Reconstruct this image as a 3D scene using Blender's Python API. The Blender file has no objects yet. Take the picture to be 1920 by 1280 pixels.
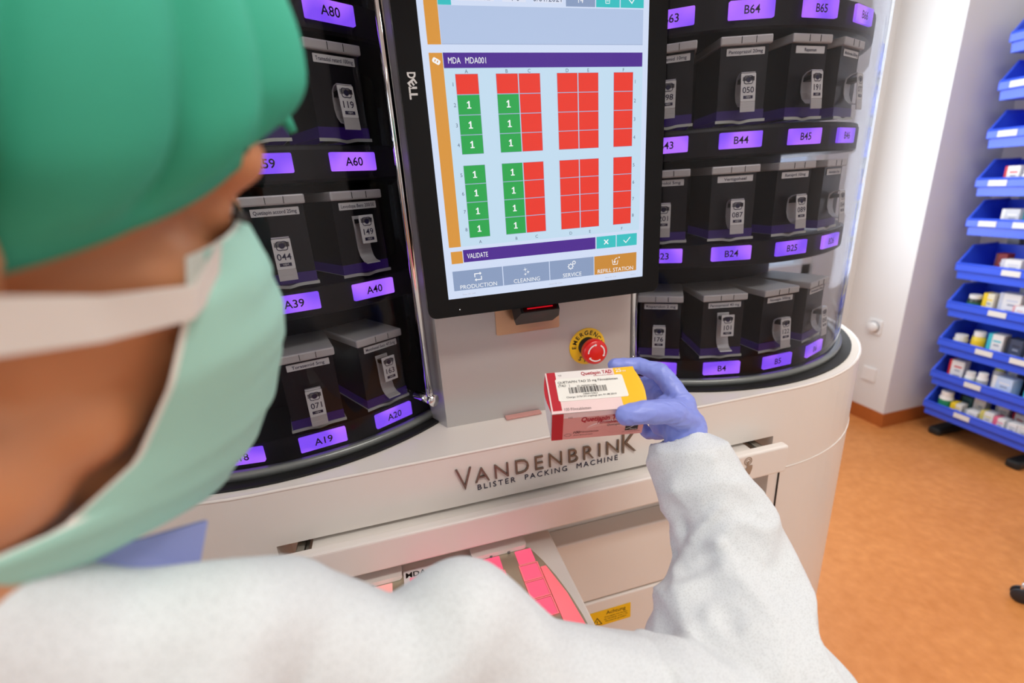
import bpy, bmesh, math, random
from mathutils import Vector, Matrix, noise
random.seed(7)
PI=math.pi
SC=bpy.context.scene
COL=SC.collection
CZ=1.5                                   # camera height above the floor
def V(*a): return Vector(a)

# ---------------------------------------------------------------- camera
YAW,PITCH,ROLL,FPX=math.radians(13.863),math.radians(18.465),math.radians(-3.8395),875.63
FW=V(math.sin(YAW)*math.cos(PITCH),math.cos(YAW)*math.cos(PITCH),-math.sin(PITCH))
_r0=V(math.cos(YAW),-math.sin(YAW),0); _u0=_r0.cross(FW)
RT=_r0*math.cos(ROLL)+_u0*math.sin(ROLL); UP=_u0*math.cos(ROLL)-_r0*math.sin(ROLL)
cam_d=bpy.data.cameras.new('camera'); cam=bpy.data.objects.new('camera',cam_d); COL.objects.link(cam)
M=Matrix((( RT.x,UP.x,-FW.x,0),(RT.y,UP.y,-FW.y,0),(RT.z,UP.z,-FW.z,CZ),(0,0,0,1)))
cam.matrix_world=M
cam_d.sensor_width=36; cam_d.sensor_fit='HORIZONTAL'; cam_d.lens=FPX*36/1920
cam_d.clip_start=0.01; cam_d.clip_end=60
cam_d.dof.use_dof=True; cam_d.dof.focus_distance=0.62; cam_d.dof.aperture_fstop=3.2
SC.camera=cam
SC.view_settings.view_transform='Standard'; SC.view_settings.look='None'
SC.view_settings.exposure=0; SC.view_settings.gamma=1
SC.cycles.use_denoising=True; SC.cycles.max_bounces=10; SC.cycles.transparent_max_bounces=16
SC.cycles.sample_clamp_indirect=6
def at(px,py,d):
    """world point seen at a reference pixel, at depth d along the optical axis"""
    return (RT*((px-960)/FPX)-UP*((py-640)/FPX)+FW)*d+V(0,0,CZ)

# ---------------------------------------------------------------- materials
def lin(h):
    if isinstance(h,str):
        h=h.lstrip('#'); c=[int(h[i:i+2],16)/255 for i in(0,2,4)]
    else: c=[x/255 for x in h]
    return tuple((x/12.92 if x<=.04045 else ((x+.055)/1.055)**2.4) for x in c)+(1,)
MATS={}
def mat(name,color,rough=.5,metal=0,emit=None,es=1,spec=.5,var=0,vscale=30,bump=0,bscale=200,coat=0,trans=0,sss=0):
    if name in MATS: return MATS[name]
    m=bpy.data.materials.new(name); m.use_nodes=True; nt=m.node_tree; b=nt.nodes['Principled BSDF']
    c=lin(color); b.inputs['Base Color'].default_value=c
    b.inputs['Roughness'].default_value=rough; b.inputs['Metallic'].default_value=metal
    b.inputs['Specular IOR Level'].default_value=spec
    b.inputs['Coat Weight'].default_value=coat
    b.inputs['Transmission Weight'].default_value=trans
    if sss: b.inputs['Subsurface Weight'].default_value=sss; b.inputs['Subsurface Radius'].default_value=(.01,.004,.002); b.inputs['Subsurface Scale'].default_value=.5
    if emit: b.inputs['Emission Color'].default_value=lin(emit); b.inputs['Emission Strength'].default_value=es
    tc=nt.nodes.new('ShaderNodeTexCoord')
    nz=nt.nodes.new('ShaderNodeTexNoise'); nz.inputs['Scale'].default_value=vscale; nz.inputs['Detail'].default_value=5
    nt.links.new(tc.outputs['Object'],nz.inputs['Vector'])
    if var:
        mx=nt.nodes.new('ShaderNodeMix'); mx.data_type='RGBA'
        mx.inputs[6].default_value=tuple(x*(1-var) for x in c[:3])+(1,); mx.inputs[7].default_value=tuple(min(1,x*(1+var)) for x in c[:3])+(1,)
        nt.links.new(nz.outputs['Fac'],mx.inputs[0]); nt.links.new(mx.outputs[2],b.inputs['Base Color'])
    if bump:
        n2=nt.nodes.new('ShaderNodeTexNoise'); n2.inputs['Scale'].default_value=bscale; n2.inputs['Detail'].default_value=3
        nt.links.new(tc.outputs['Object'],n2.inputs['Vector'])
        bp=nt.nodes.new('ShaderNodeBump'); bp.inputs['Strength'].default_value=bump; bp.inputs['Distance'].default_value=.002
        nt.links.new(n2.outputs['Fac'],bp.inputs['Height']); nt.links.new(bp.outputs['Normal'],b.inputs['Normal'])
    MATS[name]=m; return m
def emat(name,color,es=1,rough=.08):
    return mat(name,'#050505',rough,emit=color,es=es)

# ---------------------------------------------------------------- mesh builder
class MB:
    def __init__(s): s.v=[]; s.f=[]; s.m=[]; s.sm=[]; s.mats=[]
    def add(s,vs,fs,m,M=None,smooth=False):
        o=len(s.v)
        if m not in s.mats: s.mats.append(m)
        k=s.mats.index(m)
        s.v+= [ (M@Vector(v)) if M else Vector(v) for v in vs]
        flip = M is not None and M.to_3x3().determinant()<0
        for f in fs:
            f=[i+o for i in f]
            s.f.append(f[::-1] if flip else f); s.m.append(k); s.sm.append(smooth)
        return s
    def bm(s,bm,m,M=None,smooth=False):
        bm.verts.index_update(); 
        r=s.add([v.co.copy() for v in bm.verts],[[v.index for v in f.verts] for f in bm.faces],m,M,smooth); bm.free(); return r
    def box(s,c,d,m,r=0,seg=2,M=None):
        b=bmesh.new(); bmesh.ops.create_cube(b,size=1)
        for v in b.verts: v.co=Vector((v.co.x*d[0],v.co.y*d[1],v.co.z*d[2]))
        if r: bmesh.ops.bevel(b,geom=b.edges[:],offset=r,segments=seg,affect='EDGES',profile=.5)
        T=Matrix.Translation(Vector(c)); T=(M@T) if M else T
        return s.bm(b,m,T,False)
    def prism(s,poly,z0,z1,m,M=None,cap=True):
        n=len(poly); vs=[(x,y,z0) for x,y in poly]+[(x,y,z1) for x,y in poly]
        fs=[[i,(i+1)%n,n+(i+1)%n,n+i] for i in range(n)]
        if cap: fs+= [list(range(n))[::-1],list(range(n,2*n))]
        return s.add(vs,fs,m,M)
    def lathe(s,prof,m,M=None,seg=32,a0=0,a1=2*PI,smooth=True):
        full=abs(a1-a0-2*PI)<1e-6; n=len(prof); k=seg if full else seg+1; vs=[];fs=[]
        for j in range(k):
            a=a0+(a1-a0)*j/seg
            for r,z in prof: vs.append((r*math.cos(a),r*math.sin(a),z))
        for j in range(seg):
            j2=(j+1)%k
            for i in range(n-1): fs.append([j*n+i,j2*n+i,j2*n+i+1,j*n+i+1])
        return s.add(vs,fs,m,M,smooth)
    def tube(s,path,rad,m,seg=12,cap=True,M=None,smooth=True):
        path=[Vector(p) for p in path]; n=len(path)
        if not isinstance(rad,(list,tuple)): rad=[rad]*n
        vs=[];fs=[]; up=Vector((0,0,1)); px=None
        for i,p in enumerate(path):
            t=(path[min(i+1,n-1)]-path[max(i-1,0)]).normalized()
            if px is None:
                a=up if abs(t.dot(up))<.9 else Vector((1,0,0)); px=t.cross(a).normalized()
            px=(px-t*px.dot(t)).normalized(); py=t.cross(px)
            for j in range(seg):
                a=2*PI*j/seg; vs.append(p+(px*math.cos(a)+py*math.sin(a))*rad[i])
        for i in range(n-1):
            for j in range(seg): fs.append([i*seg+j,i*seg+(j+1)%seg,(i+1)*seg+(j+1)%seg,(i+1)*seg+j])
        if cap: fs+= [list(range(seg))[::-1],[(n-1)*seg+j for j in range(seg)]]
        return s.add(vs,fs,m,M,smooth)
    def sphere(s,c,r,m,M=None,u=16,v=10):
        b=bmesh.new(); bmesh.ops.create_uvsphere(b,u_segments=u,v_segments=v,radius=1)
        R=r if isinstance(r,(tuple,list)) else (r,r,r)
        T=Matrix.Translation(Vector(c))@Matrix.Diagonal((R[0],R[1],R[2],1)); T=(M@T) if M else T
        return s.bm(b,m,T,True)
    def quad(s,x0,y0,x1,y1,z,m,M=None):
        return s.add([(x0,y0,z),(x1,y0,z),(x1,y1,z),(x0,y1,z)],[[0,1,2,3]],m,M)
    def poly(s,pts,z,m,M=None):
        return s.add([(x,y,z) for x,y in pts],[list(range(len(pts)))],m,M)
    def rrect(s,x0,y0,x1,y1,r,z0,z1,m,M=None,k=5):
        p=[]
        for cx,cy,a in((x1-r,y0+r,-PI/2),(x1-r,y1-r,0),(x0+r,y1-r,PI/2),(x0+r,y0+r,PI)):
            for i in range(k+1): p.append((cx+r*math.cos(a+PI/2*i/k),cy+r*math.sin(a+PI/2*i/k)))
        if z0==z1: return s.poly(p,z0,m,M)
        return s.prism(p,z0,z1,m,M)
    def stroke(s,pts,w,z,m,M=None,closed=False):
        """flat line with mitred corners"""
        pts=[Vector((p[0],p[1])) for p in pts]; n=len(pts); L=[];R=[]
        for i in range(n):
            a=pts[i-1] if (i>0 or closed) else None; b=pts[(i+1)%n] if (i<n-1 or closed) else None
            d1=(pts[i]-a).normalized() if a is not None else None; d2=(b-pts[i]).normalized() if b is not None else None
            d1=d1 or d2; d2=d2 or d1
            t=(d1+d2); t=t.normalized() if t.length>1e-6 else d1
            nn=Vector((-t.y,t.x)); k=min(2.,1/max(.3,nn.dot(Vector((-d1.y,d1.x)))))
            L.append(pts[i]+nn*w/2*k); R.append(pts[i]-nn*w/2*k)
        vs=[(p.x,p.y,z) for p in L]+[(p.x,p.y,z) for p in R]
        fs=[[n+i,n+(i+1)%n,(i+1)%n,i] for i in range(n if closed else n-1)]
        return s.add(vs,fs,m,M)
    def text(s,t,h,m,M=None,w=None,bold=0,ext=0,align='C',z=0,x=0,y=0,shear=0,spacing=1):
        vs,fs=textgeo(t,bold,ext,shear,spacing)
        if not vs: return s
        xs=[v[0] for v in vs]; ys=[v[1] for v in vs]
        x0,x1=min(xs),max(xs)
        k=h/.694; kx=(w/(x1-x0)) if w else k
        off={'C':(x0+x1)/2,'L':x0,'R':x1}[align]
        return s.add([((v[0]-off)*kx+x,v[1]*k+y-h/2,v[2]*(1 if not ext else 1)+z) for v in vs],fs,m,M)
    def build(s,name,parent=None,loc=None,world=False,smooth_angle=None):
        me=bpy.data.meshes.new(name)
        off=Vector((0,0,0))
        if world: off=Vector(loc) if loc is not None else (parent.location if parent else off)
        if world and parent and parent.parent: off=parent.location+parent.parent.location
        me.from_pydata([tuple(v-off) for v in s.v],[],s.f)
        for m in s.mats: me.materials.append(m)
        me.polygons.foreach_set('material_index',s.m); me.polygons.foreach_set('use_smooth',s.sm)
        me.update()
        o=bpy.data.objects.new(name,me); COL.objects.link(o)
        if parent: o.parent=parent
        if loc is not None and not (world and parent): o.location=loc
        return o
_TC={}
def textgeo(t,bold=0,ext=0,shear=0,spacing=1):
    k=(t,bold,ext,shear,spacing)
    if k in _TC: return _TC[k]
    c=bpy.data.curves.new('t','FONT'); c.body=t; c.size=1; c.offset=bold; c.extrude=ext; c.resolution_u=3; c.shear=shear; c.space_character=spacing
    if ext: c.bevel_depth=0
    o=bpy.data.objects.new('t',c); COL.objects.link(o)
    dg=bpy.context.evaluated_depsgraph_get(); dg.update()
    me=bpy.data.meshes.new_from_object(o.evaluated_get(dg))
    r=([tuple(v.co) for v in me.vertices],[list(p.vertices) for p in me.polygons])
    bpy.data.objects.remove(o); bpy.data.curves.remove(c); bpy.data.meshes.remove(me)
    _TC[k]=r; return r

def tag(o,label=None,cat=None,group=None,kind=None):
    if label: o['label']=label
    if cat: o['category']=cat
    if group: o['group']=group
    if kind: o['kind']=kind
    return o
def empty(name,loc,rz=0,label=None,cat=None,group=None):
    o=bpy.data.objects.new(name,None); COL.objects.link(o); o.location=loc; o.rotation_euler=(0,0,rz); o.empty_display_size=.05
    return tag(o,label,cat,group)
def struct(name,mb,loc=None):
    o=mb.build(name,loc=loc,world=loc is not None); o['kind']='structure'; return o
def frame(o,x,y,z=None):
    """matrix with origin o and in-plane axes x, y (z = x cross y)"""
    x=Vector(x).normalized(); y=Vector(y).normalized(); z=x.cross(y)
    return Matrix(((x.x,y.x,z.x,o[0]),(x.y,y.y,z.y,o[1]),(x.z,y.z,z.z,o[2]),(0,0,0,1)))
def facing(o):           # panel facing the operator (-Y): x right, y up, z towards -Y
    return frame(o,(1,0,0),(0,0,1))

# ---------------------------------------------------------------- room
m_wall=mat('wall_paint',(226,226,226),.75,var=.02,vscale=6,bump=.05,bscale=300)
m_ceil=mat('ceiling_paint',(235,235,232),.8)
def floor_mat():
    m=mat('orange_linoleum',(214,140,78),.38,spec=.35)
    nt=m.node_tree; b=nt.nodes['Principled BSDF']; tc=[n for n in nt.nodes if n.type=='TEX_COORD'][0]
    def nz(s,d):
        n=nt.nodes.new('ShaderNodeTexNoise'); n.inputs['Scale'].default_value=s; n.inputs['Detail'].default_value=d; nt.links.new(tc.outputs['Object'],n.inputs['Vector']); return n
    a=nz(26,6); c=nz(4,3)
    r=nt.nodes.new('ShaderNodeValToRGB'); e=r.color_ramp.elements
    e[0].position=.30; e[0].color=lin((194,122,62)); e[1].position=.72; e[1].color=lin((218,146,84))
    x=e.new(.52); x.color=lin((206,134,74))
    ad=nt.nodes.new('ShaderNodeMath'); ad.operation='MULTIPLY_ADD'; ad.inputs[1].default_value=.35
    nt.links.new(c.outputs['Fac'],ad.inputs[0]); 
    m2=nt.nodes.new('ShaderNodeMath'); m2.operation='MULTIPLY'; m2.inputs[1].default_value=.65
    nt.links.new(a.outputs['Fac'],m2.inputs[0]); nt.links.new(m2.outputs[0],ad.inputs[2])
    nt.links.new(ad.outputs[0],r.inputs[0]); nt.links.new(r.outputs[0],b.inputs['Base Color'])
    return m
m_floor=floor_mat()
X0,X1,Y0,Y1,H=-2.6,3.12,-2.4,2.16,2.9
PX,PY=2.673,1.842                       # corner of the pier
def slab(x0,x1,y0,y1,z0,z1,m): return MB().box(((x0+x1)/2,(y0+y1)/2,(z0+z1)/2),(x1-x0,y1-y0,z1-z0),m)
struct('floor',slab(X0-.1,X1+.1,Y0-.1,Y1+.1,-.06,0,m_floor))
struct('ceiling',slab(X0-.1,X1+.1,Y0-.1,Y1+.1,H,H+.06,m_ceil))
BW0,BW1,BZ0,BZ1=1.05,2.35,.9,2.5             # opening for an added, unseen window that brightens the pier
w=MB()
for a in((X0-.1,BW0,0,H),(BW1,PX,0,H),(BW0,BW1,0,BZ0),(BW0,BW1,BZ1,H)): w.box(((a[0]+a[1])/2,Y1+.05,(a[2]+a[3])/2),(a[1]-a[0],.1,a[3]-a[2]),m_wall)
struct('wall_back',w)
struct('wall_right',slab(X1,X1+.1,Y0-.1,PY,0,H,m_wall))
struct('wall_corner',slab(PX,X1+.1,PY,Y1+.1,0,H,m_wall))
struct('wall_front',slab(X0-.1,X1+.1,Y0-.1,Y0,0,H,m_wall))
# left wall with a window opening
WY0,WY1,WZ0,WZ1=-.9,1.9,.95,2.45
w=MB()
for a in((Y0-.1,WY0,0,H),(WY1,Y1+.1,0,H),(WY0,WY1,0,WZ0),(WY0,WY1,WZ1,H)):
    w.box((X0-.05,(a[0]+a[1])/2,(a[2]+a[3])/2),(.1,a[1]-a[0],a[3]-a[2]),m_wall)
struct('wall_left',w)
m_base=mat('skirting_linoleum',(176,98,44),.4,var=.1,vscale=30)
sk=.085
struct('baseboard_corner',slab(PX-.008,PX,PY-.008,Y1,0,sk,m_base))
struct('baseboard_right',slab(PX,X1,PY-.008,PY,0,sk,m_base))
struct('baseboard_back',slab(X0,PX-.008,Y1-.008,Y1,0,sk,m_base))
m_win=mat('window_frame_white',(236,236,236),.4)
def glass_mat(name,tint=(1,1,1),ior=1.45,rough=0.0,coat=1.0):
    m=bpy.data.materials.new(name); m.use_nodes=True; nt=m.node_tree; nt.nodes.remove(nt.nodes['Principled BSDF'])
    out=nt.nodes['Material Output']; t=nt.nodes.new('ShaderNodeBsdfTransparent'); t.inputs[0].default_value=tint+(1,)
    g=nt.nodes.new('ShaderNodeBsdfGlossy'); g.inputs['Roughness'].default_value=rough
    f=nt.nodes.new('ShaderNodeFresnel'); f.inputs[0].default_value=ior
    # the pane does not bend light, so the back of each face uses the same index as the front
    ge=nt.nodes.new('ShaderNodeNewGeometry'); mi=nt.nodes.new('ShaderNodeMix'); mi.data_type='FLOAT'; mi.inputs[2].default_value=ior; mi.inputs[3].default_value=1/ior
    nt.links.new(ge.outputs['Backfacing'],mi.inputs[0]); nt.links.new(mi.outputs[0],f.inputs[0])
    k=nt.nodes.new('ShaderNodeMath'); k.operation='MULTIPLY'; k.inputs[1].default_value=coat
    x=nt.nodes.new('ShaderNodeMixShader')
    nt.links.new(f.outputs[0],k.inputs[0]); nt.links.new(k.outputs[0],x.inputs[0]); nt.links.new(t.outputs[0],x.inputs[1]); nt.links.new(g.outputs[0],x.inputs[2]); nt.links.new(x.outputs[0],out.inputs[0])
    return m
m_pane=glass_mat('window_glass')
w=MB()
ym=(WY0+WY1)/2
for y in(WY0+.03,ym,WY1-.03): w.box((X0-.05,y,(WZ0+WZ1)/2),(.06,.06,WZ1-WZ0),m_win)
for z in(WZ0+.03,WZ1-.03): w.box((X0-.05,ym,z),(.06,WY1-WY0,.06),m_win)
wn=struct('window_1',w)
w=MB(); xm_=(BW0+BW1)/2
for x in(BW0+.03,xm_,BW1-.03): w.box((x,Y1+.05,(BZ0+BZ1)/2),(.06,.06,BZ1-BZ0),m_win)
for z in(BZ0+.03,BZ1-.03): w.box((xm_,Y1+.05,z),(BW1-BW0,.06,.06),m_win)
wn2=struct('added_rear_window',w)
p=MB(); p.box((xm_,Y1+.05,(BZ0+BZ1)/2),(BW1-BW0-.1,.006,BZ1-BZ0-.1),m_pane); p.build('pane',wn2)
p=MB(); p.box((X0-.05,ym,(WZ0+WZ1)/2),(.006,WY1-WY0-.1,WZ1-WZ0-.1),m_pane); p.build('pane',wn)

# ---------------------------------------------------------------- light
def area(name,loc,sx,sy,power,color,rot=(0,0,0)):
    l=bpy.data.lights.new(name,'AREA'); l.shape='RECTANGLE'; l.size=sx; l.size_y=sy; l.energy=power; l.color=color
    o=bpy.data.objects.new(name,l); COL.objects.link(o); o.location=loc; o.rotation_euler=rot; return o
m_lamp=emat('lamp_diffuser',(255,250,240),3.2,.4)
m_lframe=mat('lamp_frame',(230,230,230),.4)
LAMPS=[(1.35,.95,'over the medicine shelves'),(.70,-.50,'over the operator'),(1.35,-1.6,'behind the operator, by the right wall'),(-1.4,-1.6,'behind the operator, by the window')]
LPOW=[15,20,5,2]
for (lx,ly,ds),pw in zip(LAMPS,LPOW):
    t=empty('ceiling_lamp',(lx,ly,H-.06),0,'flat white rectangular ceiling lamp '+ds,'lamp','ceiling lamps')
    MB().box((0,0,.03),(1.24,.34,.06),m_lframe,.008).build('housing',t)
    MB().box((0,0,-.004),(1.18,.28,.012),m_lamp,.003).build('diffuser',t)
    area('lamp_light',(lx,ly,H-.09),1.15,.26,pw,(1,.965,.91))
area('window_daylight',(X0+.02,ym,(WZ0+WZ1)/2),WY1-WY0-.1,WZ1-WZ0-.1,14,(.86,.93,1),(PI/2,0,-PI/2))
area('added_pier_fill',(xm_,Y1-.02,(BZ0+BZ1)/2),BW1-BW0-.1,BZ1-BZ0-.1,34,(.86,.93,1),(-PI/2,0,0))  # fill light of the added rear window, whitens the pier
wd=bpy.data.worlds.new('world'); SC.world=wd; wd.use_nodes=True
wb=wd.node_tree.nodes['Background']; wb.inputs[0].default_value=(.75,.86,1,1); wb.inputs[1].default_value=1.2
# ---------------------------------------------------------------- packing machine
XM,YC,DX=.2177,1.033,.4359
CXA,CXB=XM-DX,XM+DX
RB=.425                                     # outer radius of the white base
ZT=CZ-.372                                  # top of the white base
m_white=mat('machine_white_lacquer',(232,226,219),.32,spec=.5,bump=.02,bscale=900)
m_whitein=mat('machine_inside_white',(206,202,196),.5)
m_black=mat('carousel_black',(13,12,15),.45,spec=.3)
m_blackg=mat('black_gloss',(7,7,8),.14,spec=.22)
m_rub=mat('black_seal',(12,12,12),.6)
m_silver=mat('column_silver_paint',(190,187,185),.34,metal=.35,bump=.02,bscale=1500)
m_chrome=mat('chrome',(226,226,226),.07,metal=1)
m_steel=mat('bracket_steel_floor_tint',(206,166,132),.28,metal=.8)  # steel plate; orange floor reflection put into its base colour
m_brush=mat('brushed_steel',(150,148,140),.32,metal=1)
m_trim=mat('grey_glass_trim',(120,124,122),.3,metal=.3)
m_screw=mat('screw_steel',(120,118,115),.35,metal=1)
m_navy=mat('lettering_navy',(34,32,58),.4)
m_lett=mat('lettering_metal',(128,118,108),.38,metal=.75)
m_sign=emat('sign_violet_light',(150,84,255),1.55,.25)
def sign_mat():
    m=m_sign; nt=m.node_tree; b=nt.nodes['Principled BSDF']
    tc=[n for n in nt.nodes if n.type=='TEX_COORD'][0]
    g=nt.nodes.new('ShaderNodeTexNoise'); g.inputs['Scale'].default_value=22; g.inputs['Detail'].default_value=0
    nt.links.new(tc.outputs['Object'],g.inputs['Vector'])
    r=nt.nodes.new('ShaderNodeValToRGB'); e=r.color_ramp.elements
    e[0].position=.36; e[0].color=lin((126,74,238)); e[1].position=.64; e[1].color=lin((178,108,255))
    nt.links.new(g.outputs['Fac'],r.inputs[0]); nt.links.new(r.outputs[0],b.inputs['Emission Color'])
sign_mat()
m_signtxt=mat('sign_black_print',(16,10,36),.5)
mach=empty('packing_machine',(XM,YC,0),0,'large white blister packing machine with two round glass fronted carousels','machine')
def stadium(R,n=40,front=None):
    """plan of the base: two round ends joined by straight sides (counter-clockwise)"""
    p=[]
    for i in range(n+1):
        a=-PI/2+PI*i/n; p.append((CXB+R*math.cos(a),YC+R*math.sin(a)))
    for i in range(n+1):
        a=PI/2+PI*i/n; p.append((CXA+R*math.cos(a),YC+R*math.sin(a)))
    return p
YF=YC-RB                                   # front plane y = .608
OX0,OX1=-.211,.626                         # drawer bay
ZLIP=CZ-.461
def notched(yb):
    p=stadium(RB)
    i0=0
    # last arc ends at (CXA, YC-RB); path then runs along the front to (CXB, YC-RB)
    return p+[(OX0,YF),(OX0,yb),(OX1,yb),(OX1,YF)]
b=MB()
b.prism(stadium(RB),ZLIP,ZT,m_white)
b.prism(notched(.80),CZ-.505,ZLIP,m_white)
b.prism(notched(.672),.10,CZ-.505,m_white)
b.prism(stadium(RB-.05),0,.10,m_rub)
house=b.build('base_housing',mach,world=True)
# fine rounded edge of the white top
b=MB()
pts=stadium(RB-.0015); b.tube([(x,y,ZT-.001) for x,y in pts]+[(pts[0][0],pts[0][1],ZT-.001)],.0026,m_white,8,cap=False)
b.build('top_edge',mach,world=True)
# horizontal seam round the right end and vertical joint beside the drawer bay
b=MB()
arc=[(CXB+(RB+.0003)*math.cos(a),YC+(RB+.0003)*math.sin(a),CZ-.535) for a in [-PI/2-.05+1.2*i/30 for i in range(31)]]
b.tube(arc,.0011,m_white,6); b.box((OX1+.0225,YF,.5),(.0025,.004,.92),m_rub)
b.build('panel_seam',mach,world=True)
# lower front panels
for z0,z1,nm in((CZ-.752,CZ-.607,'front_panel'),(.13,CZ-.757,'front_panel')):
    b=MB(); b.box(((OX0+OX1)/2,.651,(z0+z1)/2),(OX1-OX0-.006,.042,z1-z0),m_white,.004,3); b.build(nm,mach,world=True)
for x,z in((.2,CZ-.588),(.19,CZ-.78)): 
    b=MB(); b.lathe([(0,.008),(.0035,.008),(.0075,.004),(.009,0)],m_screw,facing((x,.671 if z>CZ-.7 else .630,z)),16)
    b.build('screw',mach,world=True)
# warning sticker
m_yel=mat('sticker_yellow',(246,196,24),.45); m_print=mat('print_black',(28,24,22),.5)
b=MB(); F=facing((.314,.6295,CZ-.8005)); b.rrect(-.0435,-.0185,.0435,.0185,.001,0,.0006,m_yel,F)
b.text('Achtung',.0085,m_print,F,z=.0009,x=.012,y=.0105)
for i,wd_ in enumerate((.048,.05,.044)): b.text(('Quetschgefahr beim Bewegen','der Schublade, nicht in die','Mechanik greifen!')[i],.0032,m_print,F,z=.0009,x=.012,y=.0008-.0056*i,w=wd_)
b.stroke([(-.037,-.0135),(-.018,-.0135),(-.0275,.003)],.0016,.0009,m_print,F,True); b.text('!',.0085,m_print,F,z=.0009,x=-.0275,y=-.0082,bold=.02)
b.build('warning_sticker',mach,world=True)
# drawer
dz0,dz1=CZ-.505,CZ-.4525
b=MB(); b.box((.203,.5705,(dz0+dz1)/2),(.826,.017,dz1-dz0),m_white,.004,3)
b.box((.203,.592,dz0+.008),(.79,.03,.004),m_white)
dr=b.build('drawer_front',mach,world=True)
b=MB(); F=facing((.533,.5617,CZ-.4765)); m_icon=mat('icon_taupe',(160,138,120),.5)
b.lathe([(.0062,0),(.0078,0)],m_icon,F@Matrix.Translation((0,.012,.0004)),24); b.lathe([(.0034,0),(.0046,0)],m_icon,F@Matrix.Translation((0,.012,.0004)),24)
b.poly([(-.0016,.012),(-.0016,-.001),(-.009,-.001),(-.0085,-.004),(-.005,-.015),(.006,-.015),(.0095,-.004),(.0095,.003),(.0016,.004),(.0016,.012)],.0005,m_icon,F)
b.build('hand_icon',dr,world=True)
for x in(OX0+.032,OX1-.043):
    b=MB(); b.box((x,.69,CZ-.478),(.012,.2,.026),m_brush,.002); b.box((x+.009,.69,CZ-.474),(.004,.2,.012),m_brush); b.build('drawer_rail',mach,world=True)
b=MB(); b.box((.2025,.685,CZ-.4735),(.735,.21,.008),m_white,.001); b.build('drawer_box',mach,world=True)
# raised maker's lettering on the front band
b=MB(); F=facing((0,YF-.0005,CZ)); S=.0001
def let(t,x0,x1,zc,h,m,ext,bold=0,sp=1):
    b.text(t,h,m,F,w=x1-x0,ext=ext,x=(x0+x1)/2,y=zc,z=ext,bold=bold,spacing=sp)
xs={'V':(.0505,.0735)}
m1=m_lett
let('V',.0495,.0735,-.4135,.0385,m1,.0016,-.012)
let('ANDENBRIN',.0775,.3165,-.4125,.0248,m1,.0016,-.008,1.3)
let('K',.3225,.3475,-.4095,.0375,m1,.0016,-.012)
b.build('raised_lettering',mach,world=True)
b=MB(); let('BLISTER  PACKING  MACHINE',.0805,.3155,-.4345,.0092,m_navy,.0003,0,1.35)
b.build('printed_lettering',mach,world=True)
# centre column
b=MB()
c0,c1=.0525,.3829
b.prism([(c0,.6955),(c1,.6955),(c1+.021,.737),(c1+.021,1.25),(c0-.021,1.25),(c0-.021,.737)],ZT,2.04,m_silver)
b.build('centre_column',mach,world=True)
b=MB()
b.prism(stadium(RB-.012),2.04,2.13,m_white); b.build('top_cover',mach,world=True)
# pink slot strip at the foot of the column
b=MB(); b.box((.181,.688,ZT+.0025),(.062,.012,.004),mat('red_acrylic',(206,150,142),.3),.001); b.build('slot_strip',mach,world=True)
# steel bracket plate
b=MB(); F=facing((.1998,.6955,CZ-.2070)); b.rrect(-.053,-.0185,.053,.045,.003,0,.0022,m_steel,F); b.build('bracket_plate',mach,world=True)
# emergency stop
ex,ez=.3022,CZ-.2668
b=MB(); F=facing((ex,.6955,ez)); b.lathe([(0,.0015),(.0318,.0015),(.0322,.001),(.0322,0)],m_yel,F,48)
for i,ch in enumerate('EMERGENCY'):
    a=math.radians(178-i*21.0); R_=.0243
    T=F@Matrix.Translation((R_*math.cos(a),R_*math.sin(a),0))@Matrix.Rotation(a-PI/2,4,'Z'); b.text(ch,.0072,m_print,T,z=.0018,bold=.022)
for i,ch in enumerate('STOP'):
    a=math.radians(236+i*22); T=F@Matrix.Translation((.0243*math.cos(a),.0243*math.sin(a),0))@Matrix.Rotation(a+PI/2,4,'Z'); b.text(ch,.0072,m_print,T,z=.0018,bold=.022)
est=b.build('emergency_stop',mach,world=True)
m_red=mat('button_red',(222,22,22),.3,coat=.3); m_wht=mat('print_white',(240,235,235),.5)
b=MB(); F2=F
b.lathe([(.0165,.0015),(.0165,.014),(.0115,.017),(.0115,.022)],m_rub,F2,32)
b.lathe([(.0115,.020),(.0195,.021),(.0212,.024),(.0212,.032),(.0203,.0352),(.0165,.0372),(0,.0376)],m_red,F2,48)
for k in range(3):
    a0=math.radians(95+k*120); n=12; ri,ro=.0128,.0150; vs=[];fs=[]
    for i in range(n+1):
        a=a0+math.radians(84)*i/n; vs+=[(ri*math.cos(a),ri*math.sin(a),.0379),(ro*math.cos(a),ro*math.sin(a),.0379)]
    fs=[[2*i,2*i+1,2*i+3,2*i+2] for i in range(n)]
    b.add(vs,fs,m_wht,F2)
    a=a0-.02; rm=(ri+ro)/2
    pt=lambda r,aa:(r*math.cos(aa),r*math.sin(aa))
    b.poly([pt(rm-.0028,a+.06),pt(rm,a-.13),pt(rm+.0028,a+.06)][::-1],.03792,m_wht,F2)
b.build('red_button',est,world=True)
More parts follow.
